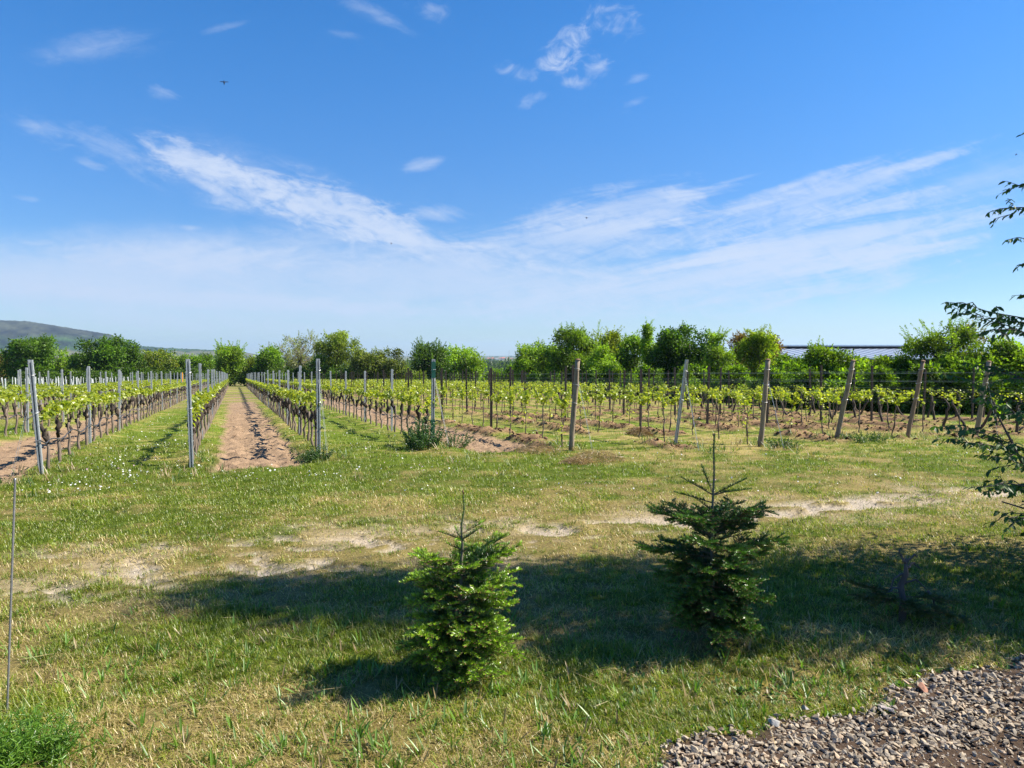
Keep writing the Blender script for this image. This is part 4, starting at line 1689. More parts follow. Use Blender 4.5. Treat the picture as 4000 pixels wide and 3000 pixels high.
def build_trees():
    T = make_tree
    # far side of the old rows, left to right
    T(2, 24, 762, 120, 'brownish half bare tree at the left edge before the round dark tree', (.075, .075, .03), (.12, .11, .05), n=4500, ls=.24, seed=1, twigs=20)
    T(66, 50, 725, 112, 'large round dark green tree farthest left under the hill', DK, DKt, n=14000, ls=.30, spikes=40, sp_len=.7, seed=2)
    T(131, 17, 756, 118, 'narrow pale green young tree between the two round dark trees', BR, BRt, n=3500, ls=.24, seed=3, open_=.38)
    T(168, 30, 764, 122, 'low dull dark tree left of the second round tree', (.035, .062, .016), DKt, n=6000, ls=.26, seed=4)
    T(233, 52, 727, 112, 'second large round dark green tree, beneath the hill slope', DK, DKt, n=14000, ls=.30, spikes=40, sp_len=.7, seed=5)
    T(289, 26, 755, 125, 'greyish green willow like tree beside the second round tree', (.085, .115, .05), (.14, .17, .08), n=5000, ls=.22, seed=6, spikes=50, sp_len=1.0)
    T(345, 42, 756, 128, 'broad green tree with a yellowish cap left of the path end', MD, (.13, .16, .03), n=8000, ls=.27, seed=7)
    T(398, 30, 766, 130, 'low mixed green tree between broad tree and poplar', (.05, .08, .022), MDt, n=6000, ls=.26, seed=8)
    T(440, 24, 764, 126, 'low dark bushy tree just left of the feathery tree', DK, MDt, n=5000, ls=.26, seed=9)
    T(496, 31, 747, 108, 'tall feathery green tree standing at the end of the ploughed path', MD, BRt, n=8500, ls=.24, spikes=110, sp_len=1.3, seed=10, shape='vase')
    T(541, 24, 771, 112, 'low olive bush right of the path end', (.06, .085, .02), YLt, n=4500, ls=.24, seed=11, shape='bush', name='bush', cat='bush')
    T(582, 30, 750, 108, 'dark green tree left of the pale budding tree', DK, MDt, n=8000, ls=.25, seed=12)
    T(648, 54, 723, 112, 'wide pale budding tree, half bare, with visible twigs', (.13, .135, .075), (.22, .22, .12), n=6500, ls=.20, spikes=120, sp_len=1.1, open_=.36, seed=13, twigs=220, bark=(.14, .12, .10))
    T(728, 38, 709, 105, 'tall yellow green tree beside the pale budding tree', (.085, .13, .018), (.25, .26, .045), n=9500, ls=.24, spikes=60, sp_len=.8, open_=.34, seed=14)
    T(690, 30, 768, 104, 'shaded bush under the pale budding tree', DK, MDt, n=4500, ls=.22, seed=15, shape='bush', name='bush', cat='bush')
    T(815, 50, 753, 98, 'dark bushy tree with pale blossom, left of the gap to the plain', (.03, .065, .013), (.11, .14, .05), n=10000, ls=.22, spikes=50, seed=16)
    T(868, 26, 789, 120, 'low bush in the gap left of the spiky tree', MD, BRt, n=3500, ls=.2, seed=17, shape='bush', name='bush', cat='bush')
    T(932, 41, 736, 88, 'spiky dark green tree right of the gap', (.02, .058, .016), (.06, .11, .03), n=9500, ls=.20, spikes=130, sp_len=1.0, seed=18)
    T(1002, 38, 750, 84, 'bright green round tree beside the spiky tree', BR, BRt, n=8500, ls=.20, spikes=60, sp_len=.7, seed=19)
    T(905, 22, 806, 82, 'small yellowish bush at the foot of the spiky tree', (.10, .15, .02), (.2, .22, .04), n=3000, ls=.16, seed=20, shape='bush', name='bush', cat='bush')
    for i, (px, hw, tp, d, lab) in enumerate(((1072, 34, 800, 86, 'low dark hedge bush below the distant village'), (1105, 26, 790, 80, 'low hedge bush at the left end of the tall hedge'))):
        T(px, hw, tp, d, lab, DK, MDt, n=5000, ls=.17, seed=21 + i, shape='bush', name='bush', cat='bush')
    low = [(95, 812, 108, 60), (210, 812, 106, 60), (320, 806, 118, 60), (420, 804, 118, 55), (560, 806, 108, 40), (640, 804, 106, 60), (760, 804, 100, 60), (850, 812, 100, 50)]
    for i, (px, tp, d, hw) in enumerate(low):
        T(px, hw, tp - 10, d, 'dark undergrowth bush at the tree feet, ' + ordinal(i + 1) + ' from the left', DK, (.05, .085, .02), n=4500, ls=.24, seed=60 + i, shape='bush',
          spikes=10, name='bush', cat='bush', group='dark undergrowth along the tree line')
    # the tall hedge on the right, receding to the left
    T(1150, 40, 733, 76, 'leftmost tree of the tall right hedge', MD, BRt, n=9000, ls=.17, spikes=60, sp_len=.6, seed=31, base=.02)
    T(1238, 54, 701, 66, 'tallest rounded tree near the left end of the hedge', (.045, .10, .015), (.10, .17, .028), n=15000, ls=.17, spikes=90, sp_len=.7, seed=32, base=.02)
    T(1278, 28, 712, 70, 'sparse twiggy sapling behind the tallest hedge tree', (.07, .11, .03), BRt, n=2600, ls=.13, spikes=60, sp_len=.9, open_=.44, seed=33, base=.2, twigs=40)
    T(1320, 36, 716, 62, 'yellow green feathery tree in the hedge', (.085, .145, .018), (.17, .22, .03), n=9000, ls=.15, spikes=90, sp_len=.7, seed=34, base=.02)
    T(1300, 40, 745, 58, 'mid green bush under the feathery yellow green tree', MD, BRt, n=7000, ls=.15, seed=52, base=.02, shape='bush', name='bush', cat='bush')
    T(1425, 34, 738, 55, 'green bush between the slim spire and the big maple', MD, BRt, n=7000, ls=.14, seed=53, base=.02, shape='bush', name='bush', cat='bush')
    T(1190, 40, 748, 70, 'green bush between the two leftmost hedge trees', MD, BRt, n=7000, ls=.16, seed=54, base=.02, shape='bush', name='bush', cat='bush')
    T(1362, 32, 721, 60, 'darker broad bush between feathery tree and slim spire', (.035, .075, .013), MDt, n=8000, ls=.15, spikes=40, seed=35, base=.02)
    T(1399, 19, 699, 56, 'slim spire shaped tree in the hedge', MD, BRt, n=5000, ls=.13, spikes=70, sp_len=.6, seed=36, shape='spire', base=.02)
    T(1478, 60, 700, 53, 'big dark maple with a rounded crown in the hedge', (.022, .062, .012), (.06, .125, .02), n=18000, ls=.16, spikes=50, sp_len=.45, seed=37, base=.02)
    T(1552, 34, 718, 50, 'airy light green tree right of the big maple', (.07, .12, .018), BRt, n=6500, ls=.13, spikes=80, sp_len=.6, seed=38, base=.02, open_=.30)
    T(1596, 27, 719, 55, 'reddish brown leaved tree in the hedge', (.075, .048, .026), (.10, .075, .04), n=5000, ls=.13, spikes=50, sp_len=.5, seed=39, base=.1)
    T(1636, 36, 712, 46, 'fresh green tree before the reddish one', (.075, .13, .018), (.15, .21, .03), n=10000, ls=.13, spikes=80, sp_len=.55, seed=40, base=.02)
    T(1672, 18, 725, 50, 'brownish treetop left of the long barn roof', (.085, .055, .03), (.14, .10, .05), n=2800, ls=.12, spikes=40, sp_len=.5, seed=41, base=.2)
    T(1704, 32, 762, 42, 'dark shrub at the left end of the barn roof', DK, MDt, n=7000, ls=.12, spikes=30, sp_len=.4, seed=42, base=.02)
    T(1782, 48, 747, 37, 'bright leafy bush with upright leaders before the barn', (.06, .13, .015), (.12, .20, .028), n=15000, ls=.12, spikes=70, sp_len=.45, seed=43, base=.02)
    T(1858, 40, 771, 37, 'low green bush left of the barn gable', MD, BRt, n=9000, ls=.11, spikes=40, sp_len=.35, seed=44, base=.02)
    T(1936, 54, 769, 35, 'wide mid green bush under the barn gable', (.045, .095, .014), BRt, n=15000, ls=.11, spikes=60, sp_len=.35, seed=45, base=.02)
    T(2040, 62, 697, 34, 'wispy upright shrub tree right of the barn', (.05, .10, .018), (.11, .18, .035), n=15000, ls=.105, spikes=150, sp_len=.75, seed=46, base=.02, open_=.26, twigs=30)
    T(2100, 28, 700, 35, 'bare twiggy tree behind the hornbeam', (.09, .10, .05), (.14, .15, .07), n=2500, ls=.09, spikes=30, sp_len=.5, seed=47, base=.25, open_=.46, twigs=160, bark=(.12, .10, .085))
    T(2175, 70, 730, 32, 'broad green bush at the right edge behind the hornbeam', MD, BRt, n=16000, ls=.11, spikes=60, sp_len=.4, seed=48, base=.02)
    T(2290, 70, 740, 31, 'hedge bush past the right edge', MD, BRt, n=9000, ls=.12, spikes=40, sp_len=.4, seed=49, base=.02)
    under = [(1200, 66, 792, 56), (1300, 58, 790, 50), (1400, 53, 792, 56), (1500, 49, 788, 54), (1590, 45, 790, 50), (1670, 41, 792, 46), (1745, 37.5, 800, 44), (1830, 35.5, 800, 48), (1915, 34, 800, 48), (2000, 33, 790, 50), (2090, 32, 780, 50)]
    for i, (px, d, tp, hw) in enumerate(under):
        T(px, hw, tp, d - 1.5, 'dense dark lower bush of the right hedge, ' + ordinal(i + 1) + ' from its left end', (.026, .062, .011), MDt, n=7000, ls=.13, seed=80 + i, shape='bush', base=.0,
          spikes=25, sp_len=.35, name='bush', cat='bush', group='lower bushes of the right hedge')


build_trees()


# ------------------------------------------------------------------ firs


def fir_branch(g, L, el, az, z0, dense=1.0, droop=.12, tint=(.022, .075, .012), tipt=(.075, .150, .018), sub=True):
    """one bough: axis, side shoots in its plane, needles; returned as needle and wood builders"""
    nb, wb = MB(), MB()
    h = np.array([math.cos(az), math.sin(az), 0])
    side = np.array([-math.sin(az), math.cos(az), 0])

    def axis(p0, d0, ln, bend, k=7):
        pts = [np.array(p0)]
        d = np.array(d0, float)
        for _ in range(k - 1):
            pts.append(pts[-1] + d * ln / (k - 1))
            d = d + np.array([0, 0, bend / (k - 1)]) + .03 * g.normal(size=3)
            d /= np.linalg.norm(d)
        return np.array(pts)
    segs = []
    d0 = h * math.cos(el) + np.array([0, 0, math.sin(el)])
    main = axis((0, 0, z0), d0, L, -droop + .10)
    segs.append((main, 1))
    if sub:
        nside = max(2, int(L / .034))
        for i in range(nside):
            f = .28 + .70 * i / nside
            p = np.array([np.interp(f, np.linspace(0, 1, 7), main[:, q]) for q in range(3)])
            dm = main[min(6, int(f * 6) + 1)] - main[int(f * 6 - 1e-6)]
            dm /= np.linalg.norm(dm)
            for sg in (1, -1):
                if g.random() < .12:
                    continue
                ln = (.045 + .36 * L * (1 - f) ** .8 + .10 * L * (f > .85)) * (.75 + .5 * g.random())
                ds = dm * .72 + sg * side * .75 + np.array([0, 0, .22 * g.normal() + .06])
                ds /= np.linalg.norm(ds)
                sp = axis(p, ds, ln, -.06, 5)
                segs.append((sp, 2))
                if ln > .10:
                    for f2 in (.42, .68):
                        for s2 in (1, -1):
                            if g.random() < .5:
                                continue
                            p2 = sp[int(f2 * 4)]
                            d2 = ds * .75 + s2 * np.cross(ds, [0, 0, 1]) * .7
                            d2 /= np.linalg.norm(d2)
                            segs.append((axis(p2, d2, ln * (.5 if f2 < .5 else .36), -.04, 4), 3))
    P, D, Nn, Ln, Cc = [], [], [], [], []
    for pts, order in segs:
        ln = np.linalg.norm(np.diff(pts, axis=0), axis=1).sum()
        m = int(ln / .0016 * dense)
        if m < 4:
            continue
        q = np.sort(g.random(m))
        # the older inner part of a bough is bare
        if order == 1 and L > .2:
            q = .18 + .82 * q
        tt = np.linspace(0, 1, len(pts))
        pos = np.stack([np.interp(q, tt, pts[:, i]) for i in range(3)], -1)
        dv = pts[-1] - pts[0]
        dv /= np.linalg.norm(dv)
        s1 = np.cross(dv, [0, 0, 1.0])
        s1 /= np.linalg.norm(s1) + 1e-9
        up = np.cross(s1, dv)
        th = (g.random(m) * 2 - 1) * 1.75            # from one flank over the top to the other
        rad = np.sin(th)[:, None] * s1 + (np.cos(th) * .85 + .12)[:, None] * up
        P.append(pos)
        D.append(rad + dv * (.55 + .5 * q[:, None]))
        Nn.append(dv + .3 * g.normal(size=(m, 3)) + up * .6)
        Ln.append((.021 + .009 * g.random(m)) * (1.05 - .3 * q ** 6))
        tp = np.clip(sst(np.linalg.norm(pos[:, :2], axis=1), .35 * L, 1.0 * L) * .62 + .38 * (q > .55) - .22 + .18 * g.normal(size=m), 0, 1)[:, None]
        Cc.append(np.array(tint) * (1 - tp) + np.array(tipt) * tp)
        wb.tube(pts[::2] if len(pts) > 4 else pts, np.linspace(.0055 if order == 1 else .0028, .0014, len(pts[::2] if len(pts) > 4 else pts)), 5, (.13, .10, .055))
        # buds at the shoot end
        for _ in range(2 if order < 3 else 1):
            b0 = pts[-1]
            wb.tube([b0, b0 + dv * .008 + .002 * g.normal(size=3), b0 + dv * .012], [.0018, .0022, .0008], 4, (.28, .16, .07))
    nb.leaves(np.concatenate(P), np.concatenate(D), np.concatenate(Nn), np.concatenate(Ln), .0036, np.concatenate(Cc), fold=0.0)
    return nb, wb


def build_fir(x, y, H, whorls, label, seed, lean=(0, 0), tint=(.022, .075, .012), tipt=(.085, .165, .018), dense=1.0, leader=.28):
    g = np.random.default_rng(seed)
    z = hz(x, y)
    e = thing('fir_tree', (x, y, z), label, 'fir tree', 'young firs on the lawn')
    n = 12
    tt = np.linspace(0, 1, n)
    tp = np.stack([lean[0] * tt + .004 * g.normal(size=n), lean[1] * tt + .004 * g.normal(size=n), H * tt - .03 * (1 - tt)], -1)
    tr = MB()
    tr.tube(tp, np.interp(tt, [0, .15, .75, 1], [.019, .015, .0078, .0034]), 8, (.15, .14, .095))
    tr.build('trunk', M_BARK, e, smooth=True)
    # needles on the leader
    ld = MB()
    m = int(leader * 2000)
    q = H - leader + leader * g.random(m)
    pos = np.stack([np.interp(q / H, tt, tp[:, i]) for i in range(3)], -1)
    a = g.random(m) * 6.283
    D = np.stack([np.cos(a), np.sin(a), 1.3 + .5 * g.random(m)], -1)
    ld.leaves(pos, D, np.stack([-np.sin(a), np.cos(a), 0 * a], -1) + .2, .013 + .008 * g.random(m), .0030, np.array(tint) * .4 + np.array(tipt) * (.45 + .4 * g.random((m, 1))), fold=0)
    for _ in range(4):
        a = g.random() * 6.28
        p = tp[-1]
        ld.tube([p - [0, 0, .012], p + [.006 * math.cos(a), .006 * math.sin(a), .004], p + [.007 * math.cos(a), .007 * math.sin(a), .014]], [.005, .006, .002], 5, (.25, .13, .06))
    ld.build('leader', M_FIR, e)
    for z0, L, el, k, droop, fan in whorls:
        off = g.random() * 6.283
        for i in range(k):
            az = off + (i + .35 * g.normal() * .5) * 6.283 / k if fan is None else fan[i % len(fan)]
            zi = z0 + .02 * g.normal()
            l = L * (.78 + .38 * g.random()) if fan is None else L * (.9 + .15 * g.random())
            nb, wb = fir_branch(g, l, R(el + 5 * g.normal()), az, 0, dense, droop, tint, tipt, sub=l > .15 and z0 < H - .46)
            b = nb.build('branch', M_FIR, e)
            tx = [float(np.interp(zi / H, tt, tp[:, q])) for q in range(2)]
            b.location = (tx[0], tx[1], zi)
            wb.build('twigs', M_BARK, b)
    return e


def build_firs():
    x, y = px_ground(988, 1466)
    # height, reach, rise, number, droop, set headings
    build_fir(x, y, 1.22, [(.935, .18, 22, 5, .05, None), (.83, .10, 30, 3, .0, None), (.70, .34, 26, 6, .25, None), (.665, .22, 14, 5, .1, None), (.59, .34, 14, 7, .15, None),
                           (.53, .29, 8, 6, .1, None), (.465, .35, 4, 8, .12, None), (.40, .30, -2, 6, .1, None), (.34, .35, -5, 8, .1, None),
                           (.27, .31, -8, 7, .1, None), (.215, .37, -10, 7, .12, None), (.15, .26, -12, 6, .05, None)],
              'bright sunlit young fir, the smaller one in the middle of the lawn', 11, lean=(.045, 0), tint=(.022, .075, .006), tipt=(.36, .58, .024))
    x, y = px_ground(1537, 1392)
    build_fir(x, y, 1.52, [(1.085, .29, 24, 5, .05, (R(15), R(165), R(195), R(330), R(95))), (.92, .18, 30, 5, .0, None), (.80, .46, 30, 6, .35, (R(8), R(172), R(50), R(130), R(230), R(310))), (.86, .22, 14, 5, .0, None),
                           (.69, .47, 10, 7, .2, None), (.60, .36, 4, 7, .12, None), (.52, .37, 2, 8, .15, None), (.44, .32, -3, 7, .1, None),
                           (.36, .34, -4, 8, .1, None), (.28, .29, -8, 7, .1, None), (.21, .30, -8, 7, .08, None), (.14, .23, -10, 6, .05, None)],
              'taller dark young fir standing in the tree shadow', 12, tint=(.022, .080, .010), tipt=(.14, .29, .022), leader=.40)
    # the broken fir on the right: dead top, two or three low green boughs
    g = np.random.default_rng(44)
    x, y = px_ground(1948, 1345)
    z = hz(x, y)
    e = thing('broken_fir', (x, y, z), 'stunted fir with dead grey top and low boughs, in the shadow at right', 'fir tree', 'young firs on the lawn')
    tb = MB()
    P = np.array([[0, 0, -.04], [.01, 0, .15], [-.01, .01, .28], [.025, 0, .38], [.02, 0, .50]])
    tb.tube(P, [.030, .027, .024, .020, .008], 8, (.11, .095, .085))
    for p0, p1, p2 in (((.0, 0, .30), (.09, -.02, .34), (.20, 0, .24)), ((.02, 0, .38), (-.06, .02, .33), (-.10, .02, .22)), ((.02, 0, .42), (.10, .02, .46), (.17, 0, .40)),
                       ((.20, 0, .24), (.25, 0, .14), (.28, .02, .05)), ((0, 0, .26), (-.08, 0, .27), (-.14, -.01, .20)), ((.02, 0, .46), (-.03, 0, .54), (-.02, 0, .60)), ((.03, 0, .47), (.09, 0, .53), (.12, .01, .50))):
        tb.tube(wiggle(g, p0, p1, 4, .008), [.012, .010, .008, .007], 5, (.11, .095, .085))
        tb.tube(wiggle(g, p1, p2, 4, .008), [.007, .006, .004, .002], 5, (.11, .095, .085))
    tb.build('trunk', M_BARK, e, smooth=True)
    for zi, L, el, az in ((.22, .42, 10, R(175)), (.19, .36, 6, R(205)), (.20, .40, -2, R(-8)), (.15, .42, -6, R(-25)), (.15, .34, 0, R(150)), (.13, .30, -4, R(60)), (.17, .30, 4, R(265)), (.12, .30, -4, R(300))):
        nb, wb = fir_branch(g, L, R(el), az, 0, .8, .1, (.05, .085, .014), (.12, .15, .02))
        b = nb.build('branch', M_FIR, e)
        b.location = (0, 0, zi)
        wb.build('twigs', M_BARK, b)


build_firs()


# ------------------------------------------------------------------ hornbeam at the right edge; its shadow lies over the lawn


def build_hornbeam():
    g = np.random.default_rng(88)
    bx, by = 6.4, 6.25
    z = hz(bx, by)
    e = thing('hornbeam_tree', (bx, by, z), 'dark leafy tree reaching into the picture at the right edge', 'tree')
    tr, lf = MB(), MB()
    bark = (.10, .085, .07)
    top = np.array([-.25, .35, 9.6])
    trunk = wiggle(g, (0, 0, -.1), top, 10, .05)
    tr.tube(trunk, np.linspace(.13, .02, 10), 9, bark)
    P, D, Nn = [], [], []

    def twig(p0, p1, sag=.08, r=.006, step=.030, leafy=.25, lift=0.0):
        """a twig with leaves on both sides; p0, p1 relative to the trunk base"""
        n = 8
        t = np.linspace(0, 1, n)[:, None]
        pts = np.array(p0) * (1 - t) + np.array(p1) * t
        pts[:, 2] += sag * 4 * (t[:, 0] * (1 - t[:, 0])) + .012 * g.normal(size=n)
        pts[:, :2] += .012 * g.normal(size=(n, 2))
        tr.tube(pts, np.linspace(r, .0016, n), 5, bark)
        ln = np.linalg.norm(np.diff(pts, axis=0), axis=1).sum()
        dv = pts[-1] - pts[0]
        dv /= np.linalg.norm(dv)
        s1 = np.cross(dv, [0, 0, 1.0])
        s1 /= np.linalg.norm(s1) + 1e-9
        for i in range(int(ln / step)):
            q = leafy + (1 - leafy) * i / max(1, int(ln / step) - 1)
            pos = np.array([np.interp(q, t[:, 0], pts[:, k]) for k in range(3)])
            sg = 1 if i % 2 else -1
            P.append(pos)
            D.append(dv * .65 + sg * s1 * .6 + np.array([0, 0, -.50 - .35 * g.random()]) + .22 * g.normal(size=3))
            Nn.append(np.array([0, 0, 1.0]) + .45 * g.normal(size=3))

    def spray(p0, p1, k=6, reach=.35, **kw):
        twig(p0, p1, r=.008, **kw)
        p0, p1 = np.array(p0), np.array(p1)
        dv = (p1 - p0) / np.linalg.norm(p1 - p0)
        for i in range(k):
            f = .35 + .6 * i / k
            q = p0 * (1 - f) + p1 * f + np.array([0, 0, .08 * 4 * f * (1 - f)])
            sd = np.cross(dv, [0, 0, 1]) * (1 if i % 2 else -1)
            twig(q, q + (dv * .7 + sd * .6 + np.array([0, 0, -.15 + .2 * g.normal()])) * reach * (1.1 - f * .6), sag=.02, r=.004, leafy=.1)

    def rel(px, py, d):
        a, b = ray(px, py)
        return np.array([a * d - bx, d - by, CAM_Z + b * d - z])
    # boughs that reach left into the open, at their real places round the trunk
    for (x0, y0), (x1, y1), d0, d1, k in (((2300, 330), (2205, 292), 5.5, 5.4, 1), ((2330, 470), (2178, 400), 5.6, 5.5, 2), ((2330, 500), (2133, 456), 5.6, 5.4, 3),
                                          ((2330, 545), (2174, 516), 5.5, 5.3, 1), ((2330, 600), (2196, 576), 5.6, 5.4, 1), ((2300, 680), (2190, 640), 5.5, 5.4, 1),
                                          ((2330, 760), (2045, 652), 5.6, 5.2, 4), ((2330, 790), (2062, 672), 5.7, 5.3, 4), ((2300, 770), (2110, 720), 5.4, 5.1, 3), ((2320, 750), (2140, 700), 5.8, 5.5, 3),
                                          ((2330, 960), (2040, 812), 5.7, 5.3, 3), ((2330, 1010), (2110, 860), 5.4, 5.0, 3), ((2330, 900), (2080, 780), 5.9, 5.6, 2),
                                          ((2330, 1030), (2022, 922), 5.5, 5.0, 5), ((2330, 1060), (2042, 948), 5.4, 4.9, 6), ((2330, 1080), (2120, 985), 5.3, 4.9, 3),
                                          ((2330, 1090), (2100, 1055), 5.3, 4.8, 3), ((2320, 1100), (2130, 1062), 5.4, 5.0, 3), ((2300, 1130), (2165, 1150), 5.2, 4.8, 2), ((2300, 1170), (2180, 1120), 5.3, 4.9, 2),
                                          ((2330, 850), (2120, 830), 5.6, 5.2, 2), ((2330, 930), (2150, 900), 5.5, 5.1, 3)):
        a, b = rel(x0, y0, d0), rel(x1, y1, d1)
        i = int(np.argmin(np.abs(trunk[:, 2] - max(a[2] - .35, .3))))
        tr.tube(wiggle(g, trunk[i], a, 5, .03), np.linspace(.026, .009, 5), 6, bark)
        spray(a, b, k=k)
    # the bare curved limb seen among the lower sprays
    a, b, c = rel(2330, 1090, 5.4), rel(2212, 1008, 5.2), rel(2136, 862, 5.1)
    tr.tube([a, b, (b + c) / 2 + np.array([.02, 0, -.03]), c], [.014, .011, .008, .003], 6, bark)
    P2, D2, N2 = [], [], []
    # main crown: boughs all round, tapering to a tip
    for i in range(215):
        f = .03 + .95 * (i / 215)
        zc = .35 + f * 9.0
        r = np.interp(f, [0, .12, .35, .6, .85, 1], [1.75, 2.0, 1.8, 1.3, .72, .2]) * (.72 + .38 * g.random())
        az = i * 2.399 + .3 * g.normal()
        q = np.array([math.cos(az) * r, math.sin(az) * r * .92, zc])
        tx = np.array([np.interp(zc * .8, trunk[:, 2], trunk[:, k]) for k in range(2)])
        q[:2] += tx
        X, Y = q[0] + bx, q[1] + by
        if X < .745 * Y + .1 and zc > .9:          # keep off the view where the photo shows none
            sh = (.745 * Y + .1) - X
            q[0] += sh
        p0 = np.array([tx[0], tx[1], max(zc - .35 * r, .2)])
        tr.tube(wiggle(g, p0, q, 5, .04), np.linspace(.024, .007, 5), 5, bark)
        dv = (q - p0) / np.linalg.norm(q - p0)
        n = int(200 * (1.0 if f < .75 else .7))
        m = g.normal(size=(n, 3)) * np.array([.30, .30, .20]) + p0 + (q - p0) * (.35 + .65 * g.random((n, 1)))
        ok = (m[:, 0] + bx) > .722 * (m[:, 1] + by) + .05
        m = m[ok]
        P2.extend(m)
        D2.extend(dv * .6 + .7 * g.normal(size=m.shape) + np.array([0, 0, -.4]))
        N2.extend(np.array([0, 0, 1.0]) + .5 * g.normal(size=m.shape))
    P, D, Nn = np.array(P), np.array(D), np.array(Nn)
    n = len(P)
    Ln = .040 + .026 * g.random(n)
    k = g.random((n, 1))
    col = (1 - k) * np.array([.030, .080, .012]) + k * np.array([.075, .155, .022])
    lf.leaves(P, D, Nn, Ln, Ln * .56, col, oval=True, fold=.14)
    n = len(P2)
    k = g.random((n, 1))
    Ln = .065 + .04 * g.random(n)
    lf.leaves(np.array(P2), np.array(D2), np.array(N2), Ln, Ln * .62, (1 - k) * np.array([.020, .058, .012]) + k * np.array([.045, .100, .018]), fold=.14)
    tr.build('trunk', M_BARK, e, smooth=True)
    lf.build('crown', M_HORN, e)


build_hornbeam()


# ------------------------------------------------------------------ barn, village, masts, small things


def build_barn():
    e = thing('barn', (36, 74, -1.8), 'long low barn with grey blue sheet roof behind the hedge', 'barn')
    M_ROOF = solid_mat('sheet_roof', None, .5, .1, nscale=2.5, lo=.85, hi=1.15, bump=.0, spec=.4)
    M_WALLD = solid_mat('barn_wall', None, .9, nscale=6, bump=.1)
    x0, x1, y0, yr, y1 = -9.0, 7.6, -6.5, 4.0, 14.5
    eave, ridge = 3.55, 4.62
    w = MB()
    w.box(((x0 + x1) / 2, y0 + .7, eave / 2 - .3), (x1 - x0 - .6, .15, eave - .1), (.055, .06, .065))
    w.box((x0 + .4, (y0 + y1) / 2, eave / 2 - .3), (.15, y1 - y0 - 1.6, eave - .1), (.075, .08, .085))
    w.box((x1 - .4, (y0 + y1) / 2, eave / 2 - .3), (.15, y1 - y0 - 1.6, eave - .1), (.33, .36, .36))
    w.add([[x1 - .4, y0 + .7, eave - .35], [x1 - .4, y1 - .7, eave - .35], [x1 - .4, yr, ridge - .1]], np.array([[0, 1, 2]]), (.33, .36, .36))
    w.build('wall', M_WALLD, e)
    rf = MB()
    for ya, yb in ((y0, yr), (y1, yr)):
        n = 34
        V = []
        for i in range(n + 1):
            xx = x0 + (x1 - x0) * i / n
            V += [[xx, ya, eave], [xx, yb, ridge], [xx, ya, eave - .10], [xx, yb, ridge - .10]]
        i = np.arange(n) * 4
        q = np.concatenate([np.stack([i, i + 4, i + 5, i + 1], -1), np.stack([i + 2, i + 3, i + 7, i + 6], -1), np.stack([i, i + 2, i + 6, i + 4], -1)])
        rf.add(V, [q, np.array([[0, 1, 3, 2], [4 * n, 4 * n + 2, 4 * n + 3, 4 * n + 1]])], (.20, .25, .33))
    r = rf.build('roof', M_ROOF, e)
    sm = MB()
    for i in range(18):                         # pale light sheets between the grey ones
        xx = x0 + .6 + (x1 - x0 - 1.2) * i / 17
        d = np.array([0, yr - y0, ridge - eave])
        c = np.array([xx, (y0 + yr) / 2, (eave + ridge) / 2 + .02])
        a = math.atan2(ridge - eave, yr - y0)
        sm.box(c, (.13, np.linalg.norm(d) - .3, .05), (.45, .49, .54), np.array(Matrix.Rotation(a, 3, 'X')))
    sm.build('seam', M_ROOF, r)
    ct = MB()
    ct.box(((x0 + x1) / 2 - .2, yr, ridge + .25), (x1 - x0 - .6, 2.2, .14), (.80, .80, .78))
    ct.box((x1 - .6, yr, ridge + .26), (.5, 2.0, .10), (.80, .80, .78))
    ct.build('ridge_vent', M_ROOF, r)
    MB().box(((x0 + x1) / 2 - .2, yr, ridge + .06), (x1 - x0 - .8, 1.6, .22), (.05, .045, .05)).build('vent_slot', M_WALLD, r)
    MB().box(((x0 + x1) / 2, y0 - .06, eave - .02), (x1 - x0, .10, .12), (.72, .74, .74)).build('gutter', M_ROOF, e)
    MB().add([[x1 + .003, y0, eave - .12], [x1 + .003, yr, ridge - .12], [x1 + .003, yr, ridge + .04], [x1 + .003, y0, eave + .04]], np.array([[0, 1, 2, 3]]), (.50, .53, .55)).build('verge', M_ROOF, e)


build_barn()


